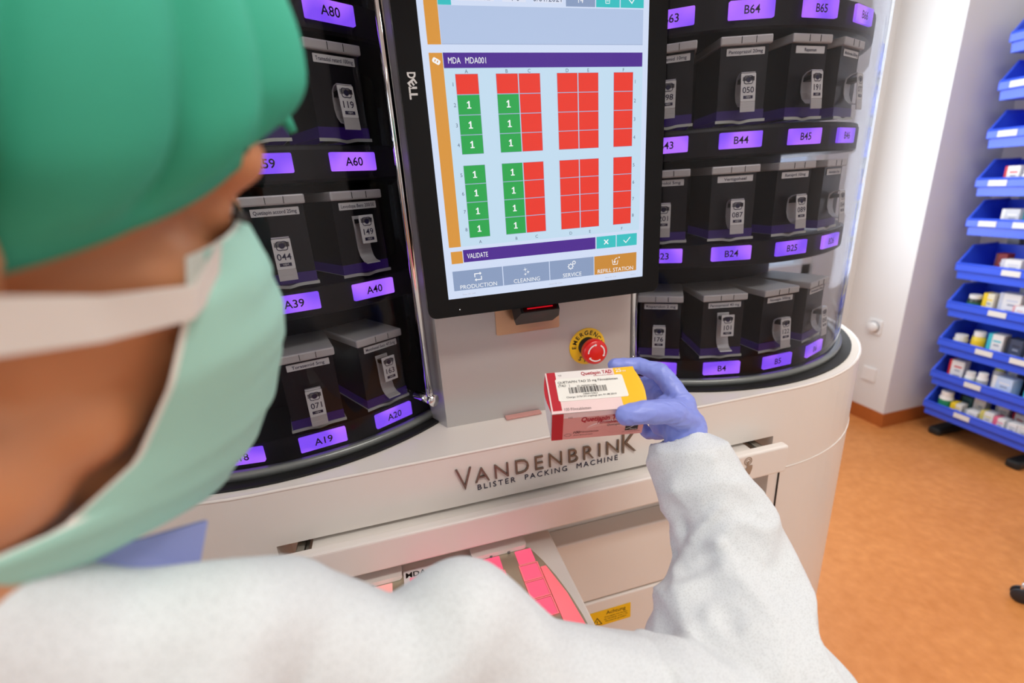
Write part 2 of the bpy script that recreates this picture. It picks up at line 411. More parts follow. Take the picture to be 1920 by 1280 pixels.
# carousels
SZ=[CZ-.3446,CZ-.134,CZ+.0447,CZ+.2215]     # heights of the four sign rings
PZ=[CZ-.3265,CZ-.1125,CZ+.071,CZ+.243]      # ledges the canisters stand on
RF=.361
STEP=math.radians(18)
def ang(side,k):
    if side=='A': return math.radians(31.3)+(20-k)*-STEP
    return math.radians(-14.45)+(k-4)*STEP
for side,cx in(('A',CXA),('B',CXB)):
    b=MB(); T=Matrix.Translation((cx,YC,0))
    b.lathe([(.235,ZT+.006),(.235,2.03)],m_black,T,48)
    for sz,pz in zip(SZ,PZ):
        b.lathe([(.20,pz-.0046),(RF-.002,pz-.0046),(RF-.002,pz-.0065)],m_black,T,80,smooth=False)
        b.lathe([(RF-.002,pz-.0065),(RF,sz+.0155),(RF,sz-.021),(RF-.004,sz-.024),(.20,sz-.024)],m_black,T,80,smooth=False)
    b.lathe([(0,ZT+.003),(.374,ZT+.003),(.374,ZT+.006),(.2,ZT+.006)],m_black,T,64,smooth=False)
    car=b.build('carousel',mach,world=True)
    # location signs
    rng=range(17,22) if side=='A' else range(2,7)
    for row in range(4):
        for k in rng:
            kk=k-20 if k>20 else k
            txt=f'{side}{kk+20*row}'
            th=ang(side,k); n=(math.sin(th),-math.cos(th)); R=RF+.0012
            F=frame((cx+n[0]*R,YC+n[1]*R,SZ[row]),(math.cos(th),math.sin(th),0),(0,0,1))
            b=MB(); b.rrect(-.0335,-.0120,.0335,.0120,.002,-.001,.003,m_sign,F); b.text(txt,.0108,m_signtxt,F,z=.0034,bold=.012)
            b.build('position_sign',car,world=True)
    # shadow gap under the glass drawn as a black ring + glass door
    b=MB(); b.lathe([(.30,ZT+.0005),(.408,ZT+.0005),(.408,ZT+.004),(.30,ZT+.004)],m_rub,T,96,smooth=False); b.build('shadow_gap_ring',mach,world=True)
m_glass=glass_mat('smoked_door_glass',(.82,.82,.84),1.27,0.0,1.0)
RG=.384
for side,cx in(('A',CXA),('B',CXB)):
    T=Matrix.Translation((cx,YC,0))
    # angles measured as lathe angles (0 = +X); the door leaves a gap towards the column
    if side=='A': a0,a1=PI*.62,2*PI-math.radians(47)
    else: a0,a1=PI+math.radians(47),2*PI+PI*.38
    b=MB(); b.lathe([(RG,ZT+.012),(RG,2.035)],m_glass,T,110,a0,a1); b.lathe([(RG-.004,2.035),(RG-.004,ZT+.012)],m_glass,T,110,a0,a1); b.lathe([(RG,2.035),(RG-.004,2.035)],m_glass,T,110,a0,a1)
    door=b.build('glass_door',mach,world=True)
    b=MB(); b.lathe([(RG-.007,ZT+.004),(RG+.006,ZT+.004),(RG+.006,ZT+.012),(RG+.003,ZT+.015),(RG-.006,ZT+.015),(RG-.007,ZT+.004)],m_trim,T,110,a0,a1); b.build('door_rim',door,world=True)
    # black edge profile of the door
    ae=a1 if side=='A' else a0
    ex_,ey_=cx+RG*math.cos(ae),YC+RG*math.sin(ae)
    b=MB(); b.tube([(ex_,ey_,ZT+.005),(ex_,ey_,2.035)],.007,m_rub,8); b.build('edge_profile',door,world=True)
    # back shell closing the rest of the drum
    b=MB(); b.lathe([(RG-.012,ZT+.004),(RG-.012,2.04)],m_black,T,40,(PI*.38 if side=='B' else PI*.02),(PI*.98 if side=='B' else PI*.62)); b.build('rear_shell',mach,world=True)
    hx,hy=(.031,.70) if side=='A' else (.3915,.70)
    d=V(hx-cx,hy-YC,0).normalized(); zb=CZ-.318
    b=MB()
    b.tube([(hx,hy,zb+.012),(hx,hy,2.0)],.0062,m_chrome,20)
    for z in(zb,1.98):
        p0=V(cx,YC,z)+d*(RG-.002); p1=V(hx,hy,z)+d*.004
        b.tube([p0,p1],.0075,m_chrome,20); b.tube([p1-d*.001,p1+d*.006],.0098,m_chrome,24)
    b.tube([(hx,hy,zb),(hx,hy,zb+.02)],.0062,m_chrome,16)
    b.build('door_handle',door,world=True)

# ---------------------------------------------------------------- touch monitor
mon=empty('touch_monitor',(XM+.001,.66,CZ-.17),0,'black portrait touch monitor showing red and green refill grid, in front of the silver column','monitor')
YS=.6307; SX,SZ0=.0701,CZ-.1436
b=MB(); F=facing((0,YS+.0012,0))
b.rrect(.0408,CZ-.169,.3945,CZ+.425,.011,-.026,0,m_blackg,F)
b.box((.2177,.672,CZ+.12),(.2,.03,.3),m_blackg,.006)
b.box((.2177,.6905,CZ+.12),(.12,.0095,.12),m_rub)
b.build('bezel',mon,world=True)
b=MB(); F=facing((.0552,YS+.0008,CZ+.1192))@Matrix.Rotation(-PI/2,4,'Z')
m_logo=mat('logo_silver',(205,205,205),.35,metal=.2)
for t,x,r in(('D',-.0112,0),('E',-.0032,.60),('L',.0042,0),('L',.0112,0)):
    T=F@Matrix.Translation((x,0,0))@Matrix.Rotation(r,4,'Z'); b.text(t,.0092,m_logo,T,w=.0068,bold=.035,z=.0003)
b.build('logo',mon,world=True)
b=MB(); F=facing((.2177,YS+.0012,CZ)); b.lathe([(0,.0004),(.0008,.0004)],emat('led_white',(255,255,255),1.2),F@Matrix.Translation((-.1335,-.1595,0)),10); b.build('power_light',mon,world=True)
s=MB(); F=facing((SX,YS,SZ0)); Z=[0]
def sm(n,c): return emat('screen_'+n,c,.92,.06)
S_bg=sm('page',(214,227,252)); S_pan=sm('panel',(182,201,234)); S_grid=sm('grid_panel',(199,226,246)); S_red=sm('red',(240,52,36)); S_grn=sm('green',(30,168,76))
S_pur=sm('purple',(74,30,146)); S_or=sm('orange',(222,152,58)); S_teal=sm('teal',(52,196,198)); S_gb=sm('slate',(140,160,196)); S_or2=sm('refill_orange',(206,140,52)); S_w=sm('white',(250,252,255)); S_tx=sm('text',(74,92,120)); S_fld=sm('field',(226,232,250)); S_line=sm('line',(150,168,205))
def q(x0,y0,x1,y1,m,z=.0002): s.quad(x0,y0,x1,y1,z,m,F)
q(0,0,.296,.5262,S_bg,0)
q(.0243,.3063,.2877,.3455,S_pan); q(.0243,.3060,.2877,.3066,S_line,.0003); q(.0079,.3058,.0239,.5,S_or)
q(.0243,.3458,.0399,.372,S_teal); q(.0476,.3503,.0913,.372,S_fld); q(.1013,.3503,.1307,.372,S_fld); q(.1405,.3503,.1774,.372,S_fld)
s.text('MDA00002',.0062,S_tx,F,x=.066,y=.3545,z=.0004); s.text('1 0',.0062,S_tx,F,x=.118,y=.3545,z=.0004); s.text('0/01/2021',.0066,S_tx,F,x=.158,y=.3548,z=.0004)
q(.182,.347,.2209,.372,S_gb); q(.2222,.347,.2543,.372,S_teal); q(.2556,.347,.288,.372,S_teal)
s.text('14',.006,S_w,F,x=.2015,y=.354,z=.0004)
s.stroke([(.2345,.3572),(.2352,.3512),(.2402,.3512),(.2409,.3572)],.0006,.0004,S_w,F)
for x in(.2362,.2377,.2392): s.stroke([(x,.353),(x,.357)],.0005,.0004,S_w,F)
s.stroke([(.2665,.3565),(.2712,.3520),(.2762,.3585)],.0011,.0004,S_w,F)
q(.0239,.0698,.2885,.2972,S_grid,.0001)
q(.0079,.0698,.0239,.2972,S_or); q(.0246,.2813,.2877,.2974,S_pur); q(.0094,.0478,.0250,.0640,S_or); q(.0260,.0486,.2190,.0652,S_pur)
q(.0246,.2808,.2877,.2813,S_line,.0002)
# pill-tray icon
T=F@Matrix.Translation((.0160,.2885,0))@Matrix.Rotation(-.5,4,'Z'); s.rrect(-.0048,-.0028,.0048,.0028,.002,.0004,.0004,S_w,T)
for x in(-.0015,.0015): s.quad(x-.0006,-.0012,x+.0006,.0012,.0005,S_or,T)
s.text('MDA',.0066,S_w,F,x=.0302,y=.2892,align='L',z=.0004,w=.0150); s.text('MDA001',.0066,S_w,F,x=.0510,y=.2892,align='L',z=.0004,w=.0255)
def one(x,y):
    s.quad(x-.0009,y-.0038,x+.0009,y+.0042,.0005,S_w,F); s.quad(x-.0026,y-.0042,x+.0026,y-.0030,.0005,S_w,F); s.poly([(x+.0002,y+.0042),(x-.0026,y+.0026),(x-.0026,y+.0013),(x-.0002,y+.0024)],.00051,S_w,F)
cw=.0276; ch=.0218
cols={'A':.0373,'B':.0879,'C':.1170,'D':.1677,'E':.1968,'F':.2468}; TW=cols['F']+cw
rows=[.2745-.02275*i for i in range(4)]+[.1706-.02275*i for i in range(4)]
for c,x in cols.items():
    for i,y in enumerate(rows):
        g=(c=='A' and i>0) or (c=='B' and i>0)
        q(x-.0004,y-ch-.0004,x+cw+.0004,y+.0004,S_line,.0002)
        q(x,y-ch,x+cw,y,S_grn if g else S_red,.0003)
        if g: one(x+cw/2,y-ch/2)
    for y in(.2775,.0742): s.text(c,.0040,S_tx,F,x=x+cw/2,y=y,z=.0004)
for i,y in enumerate(rows):
    for x in(.0335,.2778): s.text(str(i+1),.0044,S_tx,F,x=x,y=y-ch/2,z=.0004)
q(.2207,.0484,.2512,.0654,S_teal); q(.2525,.0484,.2850,.0656,S_teal)
for a_ in(1,-1): s.stroke([(.2359-.0032,.0570-.0032*a_),(.2359+.0032,.0570+.0032*a_)],.0016,.0004,S_w,F)
s.stroke([(.2636,.0570),(.2672,.0533),(.2742,.0607)],.0012,.0004,S_w,F)
s.text('VALIDATE',.0066,S_w,F,x=.0312,y=.0566,align='L',z=.0004,w=.0288)
for x0,x1,t,m in((.0090,.0783,'PRODUCTION',S_gb),(.0795,.1472,'CLEANING',S_gb),(.1483,.2160,'SERVICE',S_gb),(.2170,.2850,'REFILL STATION',S_or2)):
    q(x0,.0108,x1,.0377,m); s.text(t,.0056,S_w,F,x=(x0+x1)/2,y=.0152,z=.0004)
W_=.0009
for sg in(1,-1):
    T=F@Matrix.Translation((.0437,.0275,0))@Matrix.Rotation(0 if sg>0 else PI,4,'Z')
    s.stroke([(-.0045,-.0005),(-.0045,.0042),(.0030,.0042)],.0013,.0004,S_w,T); s.poly([(.0025,.0064),(.0025,.0020),(.0052,.0042)],.0004,S_w,T)
for x,y,r in((.1115,.0300,.0034),(.1155,.0262,.0028),(.1115,.0235,.0026)):
    for a in(0,PI/2): 
        T=F@Matrix.Translation((x,y,0))@Matrix.Rotation(a+.15,4,'Z'); s.poly([(-r,0),(0,-.0006),(r,0),(0,.0006)],.0004,S_w,T)
for x,y,r in((.1800,.0272,.0036),(.1852,.0322,.0022)):
    T=F@Matrix.Translation((x,y,0)); s.lathe([(r*.72,.0004),(r,.0004)],S_w,T,20)
    for i in range(8): s.quad(r*.9,-.0006,r*1.3,.0006,.0004,S_w,T@Matrix.Rotation(i*PI/4,4,'Z'))
T=F@Matrix.Translation((.2505,.0275,0)); s.stroke([(-.005,.0028),(-.0036,-.0045),(.0032,-.0045),(.0042,.0010)],.0009,.0004,S_w,T); s.stroke([(-.0012,-.001),(-.0010,.0022),(.0012,.0042),(.0032,.0046)],.0010,.0004,S_w,T); s.poly([(-.0032,.0000),(.0012,-.0002),(-.001,-.0030)],.0004,S_w,T); s.lathe([(0,.0004),(.0011,.0004)],S_w,T@Matrix.Translation((.0062,.0052,0)),10)
for x,w_ in((.020,.018),(.146,.02),(.234,.018),(.276,.008)): q(x,.0042,x+w_,.0058,S_fld,.0003); s.text('Status OK 12:04',.0018,S_line,F,x=x+w_/2,y=.005,w=w_,z=.0004)
s.build('screen',mon,world=True)

# ---------------------------------------------------------------- barcode scanner under the monitor
m_scan=mat('scanner_black',(20,20,22),.45); m_scanr=emat('scanner_red_light',(255,40,60),1.3)
sc_=empty('barcode_scanner',(.214,.675,CZ-.187),0,'small black barcode scanner glowing red, on a steel plate under the monitor','scanner')
T=Matrix.Translation((.2055,.664,CZ-.1845))@Matrix.Rotation(math.radians(-38),4,'X')
b=MB(); b.prism([(-.030,-.020),(.030,-.020),(.036,.006),(.030,.024),(-.030,.024),(-.036,.006)],-.010,.012,m_scan,T); b.box((0,.689-.664,.008),(.04,.03,.02),m_scan,.002,M=Matrix.Translation((.2055,.664,CZ-.1845))); b.build('housing',sc_,world=True)
T2=T@frame((0,-.0203,0),(1,0,0),(0,0,1))
b=MB(); b.rrect(-.026,-.0085,.026,.0095,.002,0,.0006,mat('scanner_window',(60,6,10),.1),T2); b.quad(-.010,.0010,.014,.0052,.0009,m_scanr,T2); b.quad(-.020,-.0052,.020,-.0030,.0009,emat('scanner_dim_red',(190,16,30),1),T2); b.build('window',sc_,world=True)
area('scanner_light',(.2055,.655,CZ-.188),.03,.008,.035,(1,.06,.10),(math.radians(14),0,0))

# ---------------------------------------------------------------- refill tray under the drawer
m_tray=mat('tray_steel',(186,180,156),.36,metal=.6); m_pink=emat('tray_pink_light',(255,96,128),1.0,.3); m_pinkp=mat('tray_pink_acrylic',(240,128,140),.25,emit=(240,80,84),es=.45); m_pale=emat('tray_pale_pink_light',(252,170,160),1.0,.3)
tray=empty('refill_tray',(.02,.45,CZ-.54),0,'round steel refill tray with pink lit square cells, pulled out below the drawer','tray')
ZY=CZ-.535
b=MB()
oc=(.0215,.395); pl_=[]
for i in range(49):
    a=-PI+PI*2*i/48; r=.157
    x=oc[0]+r*math.cos(a); y=oc[1]+.285*math.sin(a); pl_.append((x,max(.312,min(y,.575))))
b.prism(pl_[:-1],ZY-.004,ZY,m_tray); b.build('plate',tray,world=True)
b=MB(); b.box((.0215,.50,ZY-.012),(.335,.21,.012),m_white,.003); b.build('carriage',tray,world=True)
for x0,x1 in((-.135,-.048),(.056,.142)): b=MB(); b.rrect(x0,.5685,x1,.600,.006,ZY+.0005,ZY+.0075,m_white); b.build('tongue',tray,world=True)
ox=-.1265
for c,x in cols.items():
    for i in range(8):
        y=.553-.0315*i-(.012 if i>3 else 0)
        xc=x+ox+cw/2
        dx_=.0
        lit=m_pink if c in 'BCDEF' else m_pale
        bb=MB(); bb.rrect(xc-.0128,y-.0135,xc+.0128,y+.0135,.001,ZY,ZY+.0012,lit)
        if i: bb.stroke([(xc-.0138,y-.0145),(xc+.0138,y-.0145),(xc+.0138,y+.0145),(xc-.0138,y+.0145)],.0016,ZY+.0018,m_pinkp,None,True)
        bb.build('lit_cell',tray,world=True)
bb=MB(); bb.prism([(.150,.525),(.158,.525),(.170,.470),(.176,.40),(.172,.32),(.150,.32)],ZY+.0005,ZY+.002,m_pinkp); bb.build('pink_shield',tray,world=True)
for x in(.113,.085,-.0905,): bb=MB(); bb.lathe([(0,.003),(.002,.003),(.002,0)],m_screw,Matrix.Translation((x,.572-.004,ZY)),10); bb.build('screw',tray,world=True)
bb=MB(); bb.rrect(-.046,.555,.002,.583,.001,ZY,ZY+.0006,m_wht); bb.text('MDA',.0095,m_print,Matrix.Translation((-.028,.573,ZY+.001)),bold=.02); bb.text('001',.0085,mat('print_grey',(150,150,150),.5),Matrix.Translation((-.026,.560,ZY+.001))); bb.build('tray_label',tray,world=True)

# ---------------------------------------------------------------- canisters
m_can=mat('canister_black_plastic',(20,19,22),.32,spec=.35); m_lid=mat('canister_lid_grey',(206,204,198),.38,metal=.1); m_lab=mat('label_white_paper',(226,226,222),.6)
m_chute=mat('chute_grey_plastic',(200,198,194),.35,metal=.2); m_cbase=mat('canister_base_violet_glow',(44,22,92),.35,emit=(46,18,96),es=.22); m_plate=mat('ledge_pale_metal',(200,206,192),.35,metal=.3); m_tagp=mat('tag_print_indigo',(38,34,66),.5)  # canister base: violet slot glow put into colour and faint emission
CANH=.1195
def canister(num,drug,lifted):
    t=empty('medicine_canister',(0,0,0))
    b=MB(); b.prism([(-.0365,0),(.0365,0),(.0325,.105),(-.0325,.105)],.018,CANH-.012,m_can); b.build('body',t)
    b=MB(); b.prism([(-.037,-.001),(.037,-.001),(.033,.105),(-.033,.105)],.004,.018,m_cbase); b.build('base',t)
    b=MB(); n=14; vs=[];fs=[]
    for i in range(n+1):
        x=-.039+.078*i/n; zz=-.0025*math.exp(-((x)/.009)**2)
        vs+=[(x,-.003,zz),(x,-.003,zz+.0042),(x*.9,.105,.0042)]
    for i in range(n): fs+=[[3*i,3*i+3,3*i+4,3*i+1],[3*i+1,3*i+4,3*i+5,3*i+2]]
    b.add(vs,fs,m_plate); b.build('ledge',t)
    b=MB(); b.box((0,.050,CANH-.006),(.0795,.112,.0125),m_lid,.0022,2); 
    for x in(-.008,.014): b.box((x,-.0062,CANH-.006),(.0006,.001,.009),m_can)
    b.build('lid',t)
    F=frame((0,-.0003,0),(1,0,0),(0,0,1))
    b=MB(); b.rrect(-.0275,CANH-.0255,.0305,CANH-.0155,.0008,0,.0007,m_lab,F); b.text(drug,.0046,m_tagp,F,x=.0015,y=CANH-.0205,z=.001,w=min(.052,.0034*len(drug)),bold=.01); b.build('drug_label',t)
    up=.020 if lifted else 0
    # curved chute: J profile swept across its width
    b=MB(); prof=[(-.0195,.0665),(-.011,.0650),(-.0045,.0600),(-.0030,.050),(-.0035,.038),(-.007,.028),(-.0140,.0212),(-.0245,.0190)] if not lifted else [(-.001,.084),(-.003,.070),(-.0035,.052),(-.004,.038),(-.008,.027),(-.0155,.0205),(-.0245,.0185)]
    w_=.0105; vs=[];fs=[]
    for y,z in prof: vs+=[(-w_,y,z),(w_,y,z),(w_,y+.0016,z+.0016),(-w_,y+.0016,z+.0016)]
    for i in range(len(prof)-1):
        for j in range(4): fs.append([4*i+j,4*i+(j+1)%4,4*i+4+(j+1)%4,4*i+4+j])
    fs+=[[3,2,1,0],[4*len(prof)-4+j for j in range(4)]]
    b.add(vs,fs,m_chute); b.build('chute',t)
    T=Matrix.Translation((0,-.0218,.0465+up))@Matrix.Rotation(math.radians(-6 if not lifted else -3),4,'X')@frame((0,0,0),(1,0,0),(0,0,1))
    b=MB(); b.rrect(-.0112,-.0195,.0112,.0195,.001,-.0012,0,m_lab,T)
    if not lifted: b.box((0,-.027,-.001),(.0224,.0145,.0014),m_chute,M=T)
    b.box((0,.012,-.009),(.018,.006,.018),m_can,M=T)
    b.text(num,.0082,m_tagp,T,y=-.0035,z=.0003,bold=.008); b.quad(-.0072,-.0158,.0072,-.0115,.0003,m_tagp,T); b.text('VBM',.0026,m_lab,T,y=-.01365,z=.0005)
    b.lathe([(0,.0004),(.0036,.0004)],m_tagp,T@Matrix.Translation((0,.0105,0)),20)
    ring=[]
    for i in range(24):
        a=2*PI*i/24; c_,s_=math.cos(a),math.sin(a); r=1/((abs(c_)**4+abs(s_)**4)**.25); r*=.0060*(1-.10*abs(math.cos(2*a))**6)
        ring.append((1.12*r*c_,.0105+r*s_*.95))
    b.stroke(ring,.0010,.0004,m_tagp,T,True)
    b.build('number_tag',t)
    return t
CAN=[('A',20,0,'163','Metohexal Succ 47.5mg',1,'black medicine canister with tag 163, above the lit sign A20'),
('A',19,0,'071','Torasemid 5mg',0,'black medicine canister with tag 071, above the lit sign A19'),
('A',20,1,'149','Levodopa Bens 200/50',1,'black medicine canister with tag 149, above the lit sign A40'),
('A',19,1,'044','Quetiapin accord 25mg',0,'black medicine canister with tag 044, above the lit sign A39'),
('A',20,2,'119','Tramadol retard 100mg',0,'black medicine canister with tag 119, above the lit sign A60'),
('A',19,2,'036','Ramipril 5mg',0,'black medicine canister above the lit sign A59, mostly hidden by the green cap'),
('B',3,0,'176','Risperidon 2 mg',0,'black medicine canister with tag 176, bottom row just right of the right chrome handle'),
('B',4,0,'101','Pantoprazol 40 mg',1,'black medicine canister with tag 101, above the lit sign B4'),
('B',5,0,'122','Novalgin 500mg',0,'black medicine canister above the lit sign B5'),
('B',6,0,'058','Simvastatin 20mg',0,'black medicine canister above the lit sign B6, by the right edge of the glass'),
('B',3,1,'201','Bisoprolol 5mg',0,'black medicine canister half hidden by the monitor, above the sign ending 23'),
('B',4,1,'087','Vertigoheel',0,'black medicine canister with tag 087, above the lit sign B24'),
('B',5,1,'089','Ramipril 10mg',0,'black medicine canister with tag 089, above the lit sign B25'),
('B',6,1,'064','Amlodipin 5mg',0,'black medicine canister in reflections, directly below the lit sign B46'),
('B',3,2,'198','Torasemid 10mg',0,'black medicine canister half hidden by the monitor, above the sign ending 43'),
('B',4,2,'050','Pantoprazol 20mg',0,'black medicine canister with tag 050, above the lit sign B44'),
('B',5,2,'191','Rapamun',0,'black medicine canister with tag 191, above the lit sign B45'),
('B',6,2,'077','Metformin 500mg',0,'black medicine canister directly below the lit sign B66, by the glass edge')]
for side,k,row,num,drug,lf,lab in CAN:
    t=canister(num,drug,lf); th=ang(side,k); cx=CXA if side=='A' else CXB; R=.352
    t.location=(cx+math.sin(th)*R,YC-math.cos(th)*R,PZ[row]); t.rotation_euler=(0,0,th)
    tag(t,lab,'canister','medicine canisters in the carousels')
# ---------------------------------------------------------------- wall fittings
m_plas=mat('switch_plastic_white',(232,232,232),.4); m_grey=mat('knob_ring_grey',(132,132,138),.4)
t=empty('rotary_dimmer',(PX,1.985,CZ-.915),0,'round white rotary wall knob with grey ring on the white pier','knob')
F=frame((PX,1.985,CZ-.915),(0,-1,0),(0,0,1))
b=MB(); b.rrect(-.043,-.043,.043,.043,.012,0,.009,m_plas,F); b.build('back_plate',t,world=True)
b=MB(); b.lathe([(.034,.009),(.034,.013),(.030,.0135)],m_grey,F,32); b.build('ring',t,world=True)
b=MB(); b.lathe([(.030,.010),(.030,.026),(.027,.030),(0,.0305)],m_plas,F,32); b.build('knob',t,world=True)
t=empty('wall_socket',(PX,1.965,CZ-1.205),0,'white square power socket low on the white pier','socket')
F=frame((PX,1.965,CZ-1.205),(0,-1,0),(0,0,1))
b=MB(); b.rrect(-.04,-.04,.04,.04,.004,0,.009,m_plas,F); b.build('cover',t,world=True)
b=MB(); b.lathe([(.0205,.0092),(.0195,.0085),(.019,.004),(0,.004)],mat('socket_recess',(198,198,196),.5),F,28)
for x in(-.0095,.0095): b.lathe([(.0026,.0044),(0,.0044)],m_print,F@Matrix.Translation((x,0,0)),10)
b.build('insert',t,world=True)

# ---------------------------------------------------------------- blue bins on the rack
m_bin=mat('bin_blue_plastic',(56,94,236),.3,spec=.5,var=.04,vscale=8)
LIP=[CZ-1.292,CZ-1.11,CZ-.925,CZ-.722,CZ-.522,CZ-.303,CZ-.116,CZ+.10,CZ+.305,CZ+.497]
BX,BY0,BY1=2.795,1.272,1.725; BL=BY1-BY0; BD=.255
rack=empty('bin_rack',(3.09,1.5,0),0,'grey metal wall rack with black feet that carries the blue bins','rack')
m_rack=mat('rack_grey_metal',(150,152,156),.4,metal=.6); m_foot=mat('rack_foot_black',(26,30,32),.5)
for y in(1.32,1.68):
    b=MB(); b.box((3.095,y,1.10),(.03,.05,2.2),m_rack,.003); b.build('upright',rack,world=True)
    b=MB(); b.box((2.98,y,.022),(.27,.06,.044),m_foot,.012); b.build('foot',rack,world=True)
for z in LIP: b=MB(); b.box((3.068,1.5,z+.045),(.022,.46,.03),m_rack,.002); b.build('rail',rack,world=True)
PROF=[(0,0),(.012,.004),(.085,.078),(BD,.078),(BD,-.078),(.02,-.078),(.012,-.040),(0,-.036)]
def make_bin(labels):
    t=empty('storage_bin',(0,0,0))
    b=MB(); th=.004
    def T(y0,y1): return Matrix(((1,0,0,0),(0,0,1,y0),(0,1,0,0),(0,0,0,1)))
    for y0,y1 in((0,th),(BL-th,BL)):
        v=[(x,y0,z) for x,z in PROF]+[(x,y1,z) for x,z in PROF]; n=len(PROF)
        b.add(v,[list(range(n)),list(range(2*n-1,n-1,-1))]+[[(i+1)%n,i,n+i,n+(i+1)%n] for i in range(n)],m_bin)
    b.box((.003,BL/2,-.018),(.008,BL+.012,.038),m_bin,.003); b.box((.016,BL/2,-.058),(.006,BL-.004,.042),m_bin,.001)
    b.box((BD/2+.01,BL/2,-.0605),(BD-.02,BL-.002,.031),m_bin); b.box((BD-.003,BL/2,0),(.006,BL,.156),m_bin)
    # rolled rim on the ends and the back
    for y in(.001,BL-.001): b.tube([(.002,y,0),(.012,y,.006),(.085,y,.080),(BD,y,.080)],.0065,m_bin,8)
    b.tube([(.002,0,0),(.002,BL,0)],.006,m_bin,8)
    b.build('tub',t)
    for y in labels:
        c=MB(); c.box((-.0022,y-BY0,-.019),(.003,.072,.026),m_lab,.0005); c.build('label_holder',t)
    return t
HOLD={0:[1.54],1:[1.53],2:[1.52,1.38],3:[1.51],4:[1.50],5:[1.64,1.506],6:[1.64],7:[1.65],8:[1.65],9:[]}
ORD=['lowest','second lowest','third from the bottom','fourth from the bottom','fifth from the bottom','sixth from the bottom','fourth from the top','third from the top','second from the top','topmost']
for r,z in enumerate(LIP):
    t=make_bin(HOLD[r]); t.location=(BX,BY0,z)
    tag(t,f'blue plastic storage bin on the wall rack, {ORD[r]} of the ten','bin','blue storage bins on the rack')
W_=(236,234,230)
def carton(name,y,dx,row,w,d,h,yaw,tilt,main,stripe,label,frac=.2,base=0):
    t=MB(); m=mat('carton_%d_%d_%d'%main,main,.5); m2=mat('carton_%d_%d_%d'%stripe,stripe,.5)
    # stripe wraps the far end of the carton
    k=w*(frac-.5)
    T=Matrix.Rotation(math.radians(tilt),4,'Y')
    t.box((d/2,-w/2+(w-w*frac)/2,h/2),(d,w*(1-frac),h),m,.0012,1,M=T); t.box((d/2,w/2-w*frac/2,h/2),(d,w*frac,h),m2,.0012,1,M=T)
    for i,zz in enumerate((.72,.55,.3)): t.box((-.0002,-w*.12,h*zz),(.0006,w*(.5,.36,.44)[i],h*.07),m2 if i==0 else mat('carton_print',(150,156,170),.5),M=T)
    o=t.build(name); o.location=(BX+dx,y,LIP[row]-.0445+base+d*math.sin(math.radians(tilt))); o.rotation_euler=(0,0,math.radians(yaw))
    return tag(o,label,'medicine box','medicine packs in the blue bins')
def bottle(y,dx,row,r,h,body,cap,band,label,lie=False,base=0):
    t=empty('medicine_bottle',(BX+dx,y,LIP[row]-.0445+base),0,label,'bottle','medicine bottles in the blue bins')
    m=mat('bottle_%d_%d_%d'%body,body,.35); mc=mat('bottlecap_%d_%d_%d'%cap,cap,.4); ml=mat('bottlelabel_%d_%d_%d'%band,band,.5)
    b=MB(); b.lathe([(0,0),(r,0),(r,h*.72),(r*.72,h*.80),(r*.72,h*.84)],m,None,24); b.build('body',t)
    b=MB(); b.lathe([(r*.86,h*.80),(r*.86,h),(0,h)],mc,None,24,smooth=False); b.build('cap',t)
    b=MB(); b.lathe([(r+.0005,h*.18),(r+.0005,h*.62)],ml,None,24); b.build('label_band',t)
    return t
C_='medicine_carton'
G=(36,140,96); YE=(240,204,40); RE=(206,34,40); TE=(64,190,205); PB=(196,214,238); DK=(44,46,60); OW=(226,222,212); GR=(176,182,184); PK=(236,110,140); GN=(70,110,110)
# lowest bin
bottle(1.655,.050,0,.030,.118,W_,W_,G,'white medicine bottle with green label band in the lowest bin, leftmost')
carton(C_,1.590,.025,0,.052,.05,.075,4,0,OW,YE,'white carton with yellow end beside the green banded bottle',.45)
carton(C_,1.600,.105,0,.060,.05,.100,-6,0,GN,DK,'dark teal carton behind the green banded bottle')
carton(C_,1.535,.100,0,.050,.05,.128,3,0,OW,W_,'tall cream carton standing at the back of the lowest bin')
carton(C_,1.525,.030,0,.058,.05,.062,-3,0,W_,GR,'white carton in the lowest bin, just above its label holder')
carton(C_,1.460,.035,0,.056,.05,.085,0,0,W_,(214,204,110),'white carton with pale yellow end in the lowest bin',.3)
carton(C_,1.445,.110,0,.052,.05,.115,8,0,OW,GR,'beige carton standing upright behind the pale yellow ended one')
carton(C_,1.405,.030,0,.048,.05,.078,-4,0,W_,PK,'white carton with pink end in the lowest bin',.36)
carton(C_,1.356,.030,0,.044,.05,.076,0,0,W_,GR,'plain white carton between the pink ended one and the near end of the lowest bin')
carton(C_,1.310,.030,0,.042,.05,.080,0,0,OW,W_,'cream white carton nearest the camera in the lowest bin')
carton(C_,1.375,.110,0,.056,.05,.098,-12,0,W_,RE,'white carton with red edge at the back of the lowest bin',.16)
carton(C_,1.308,.110,0,.050,.05,.086,5,0,(206,214,226),GR,'pale blue grey carton at the back near end of the lowest bin')
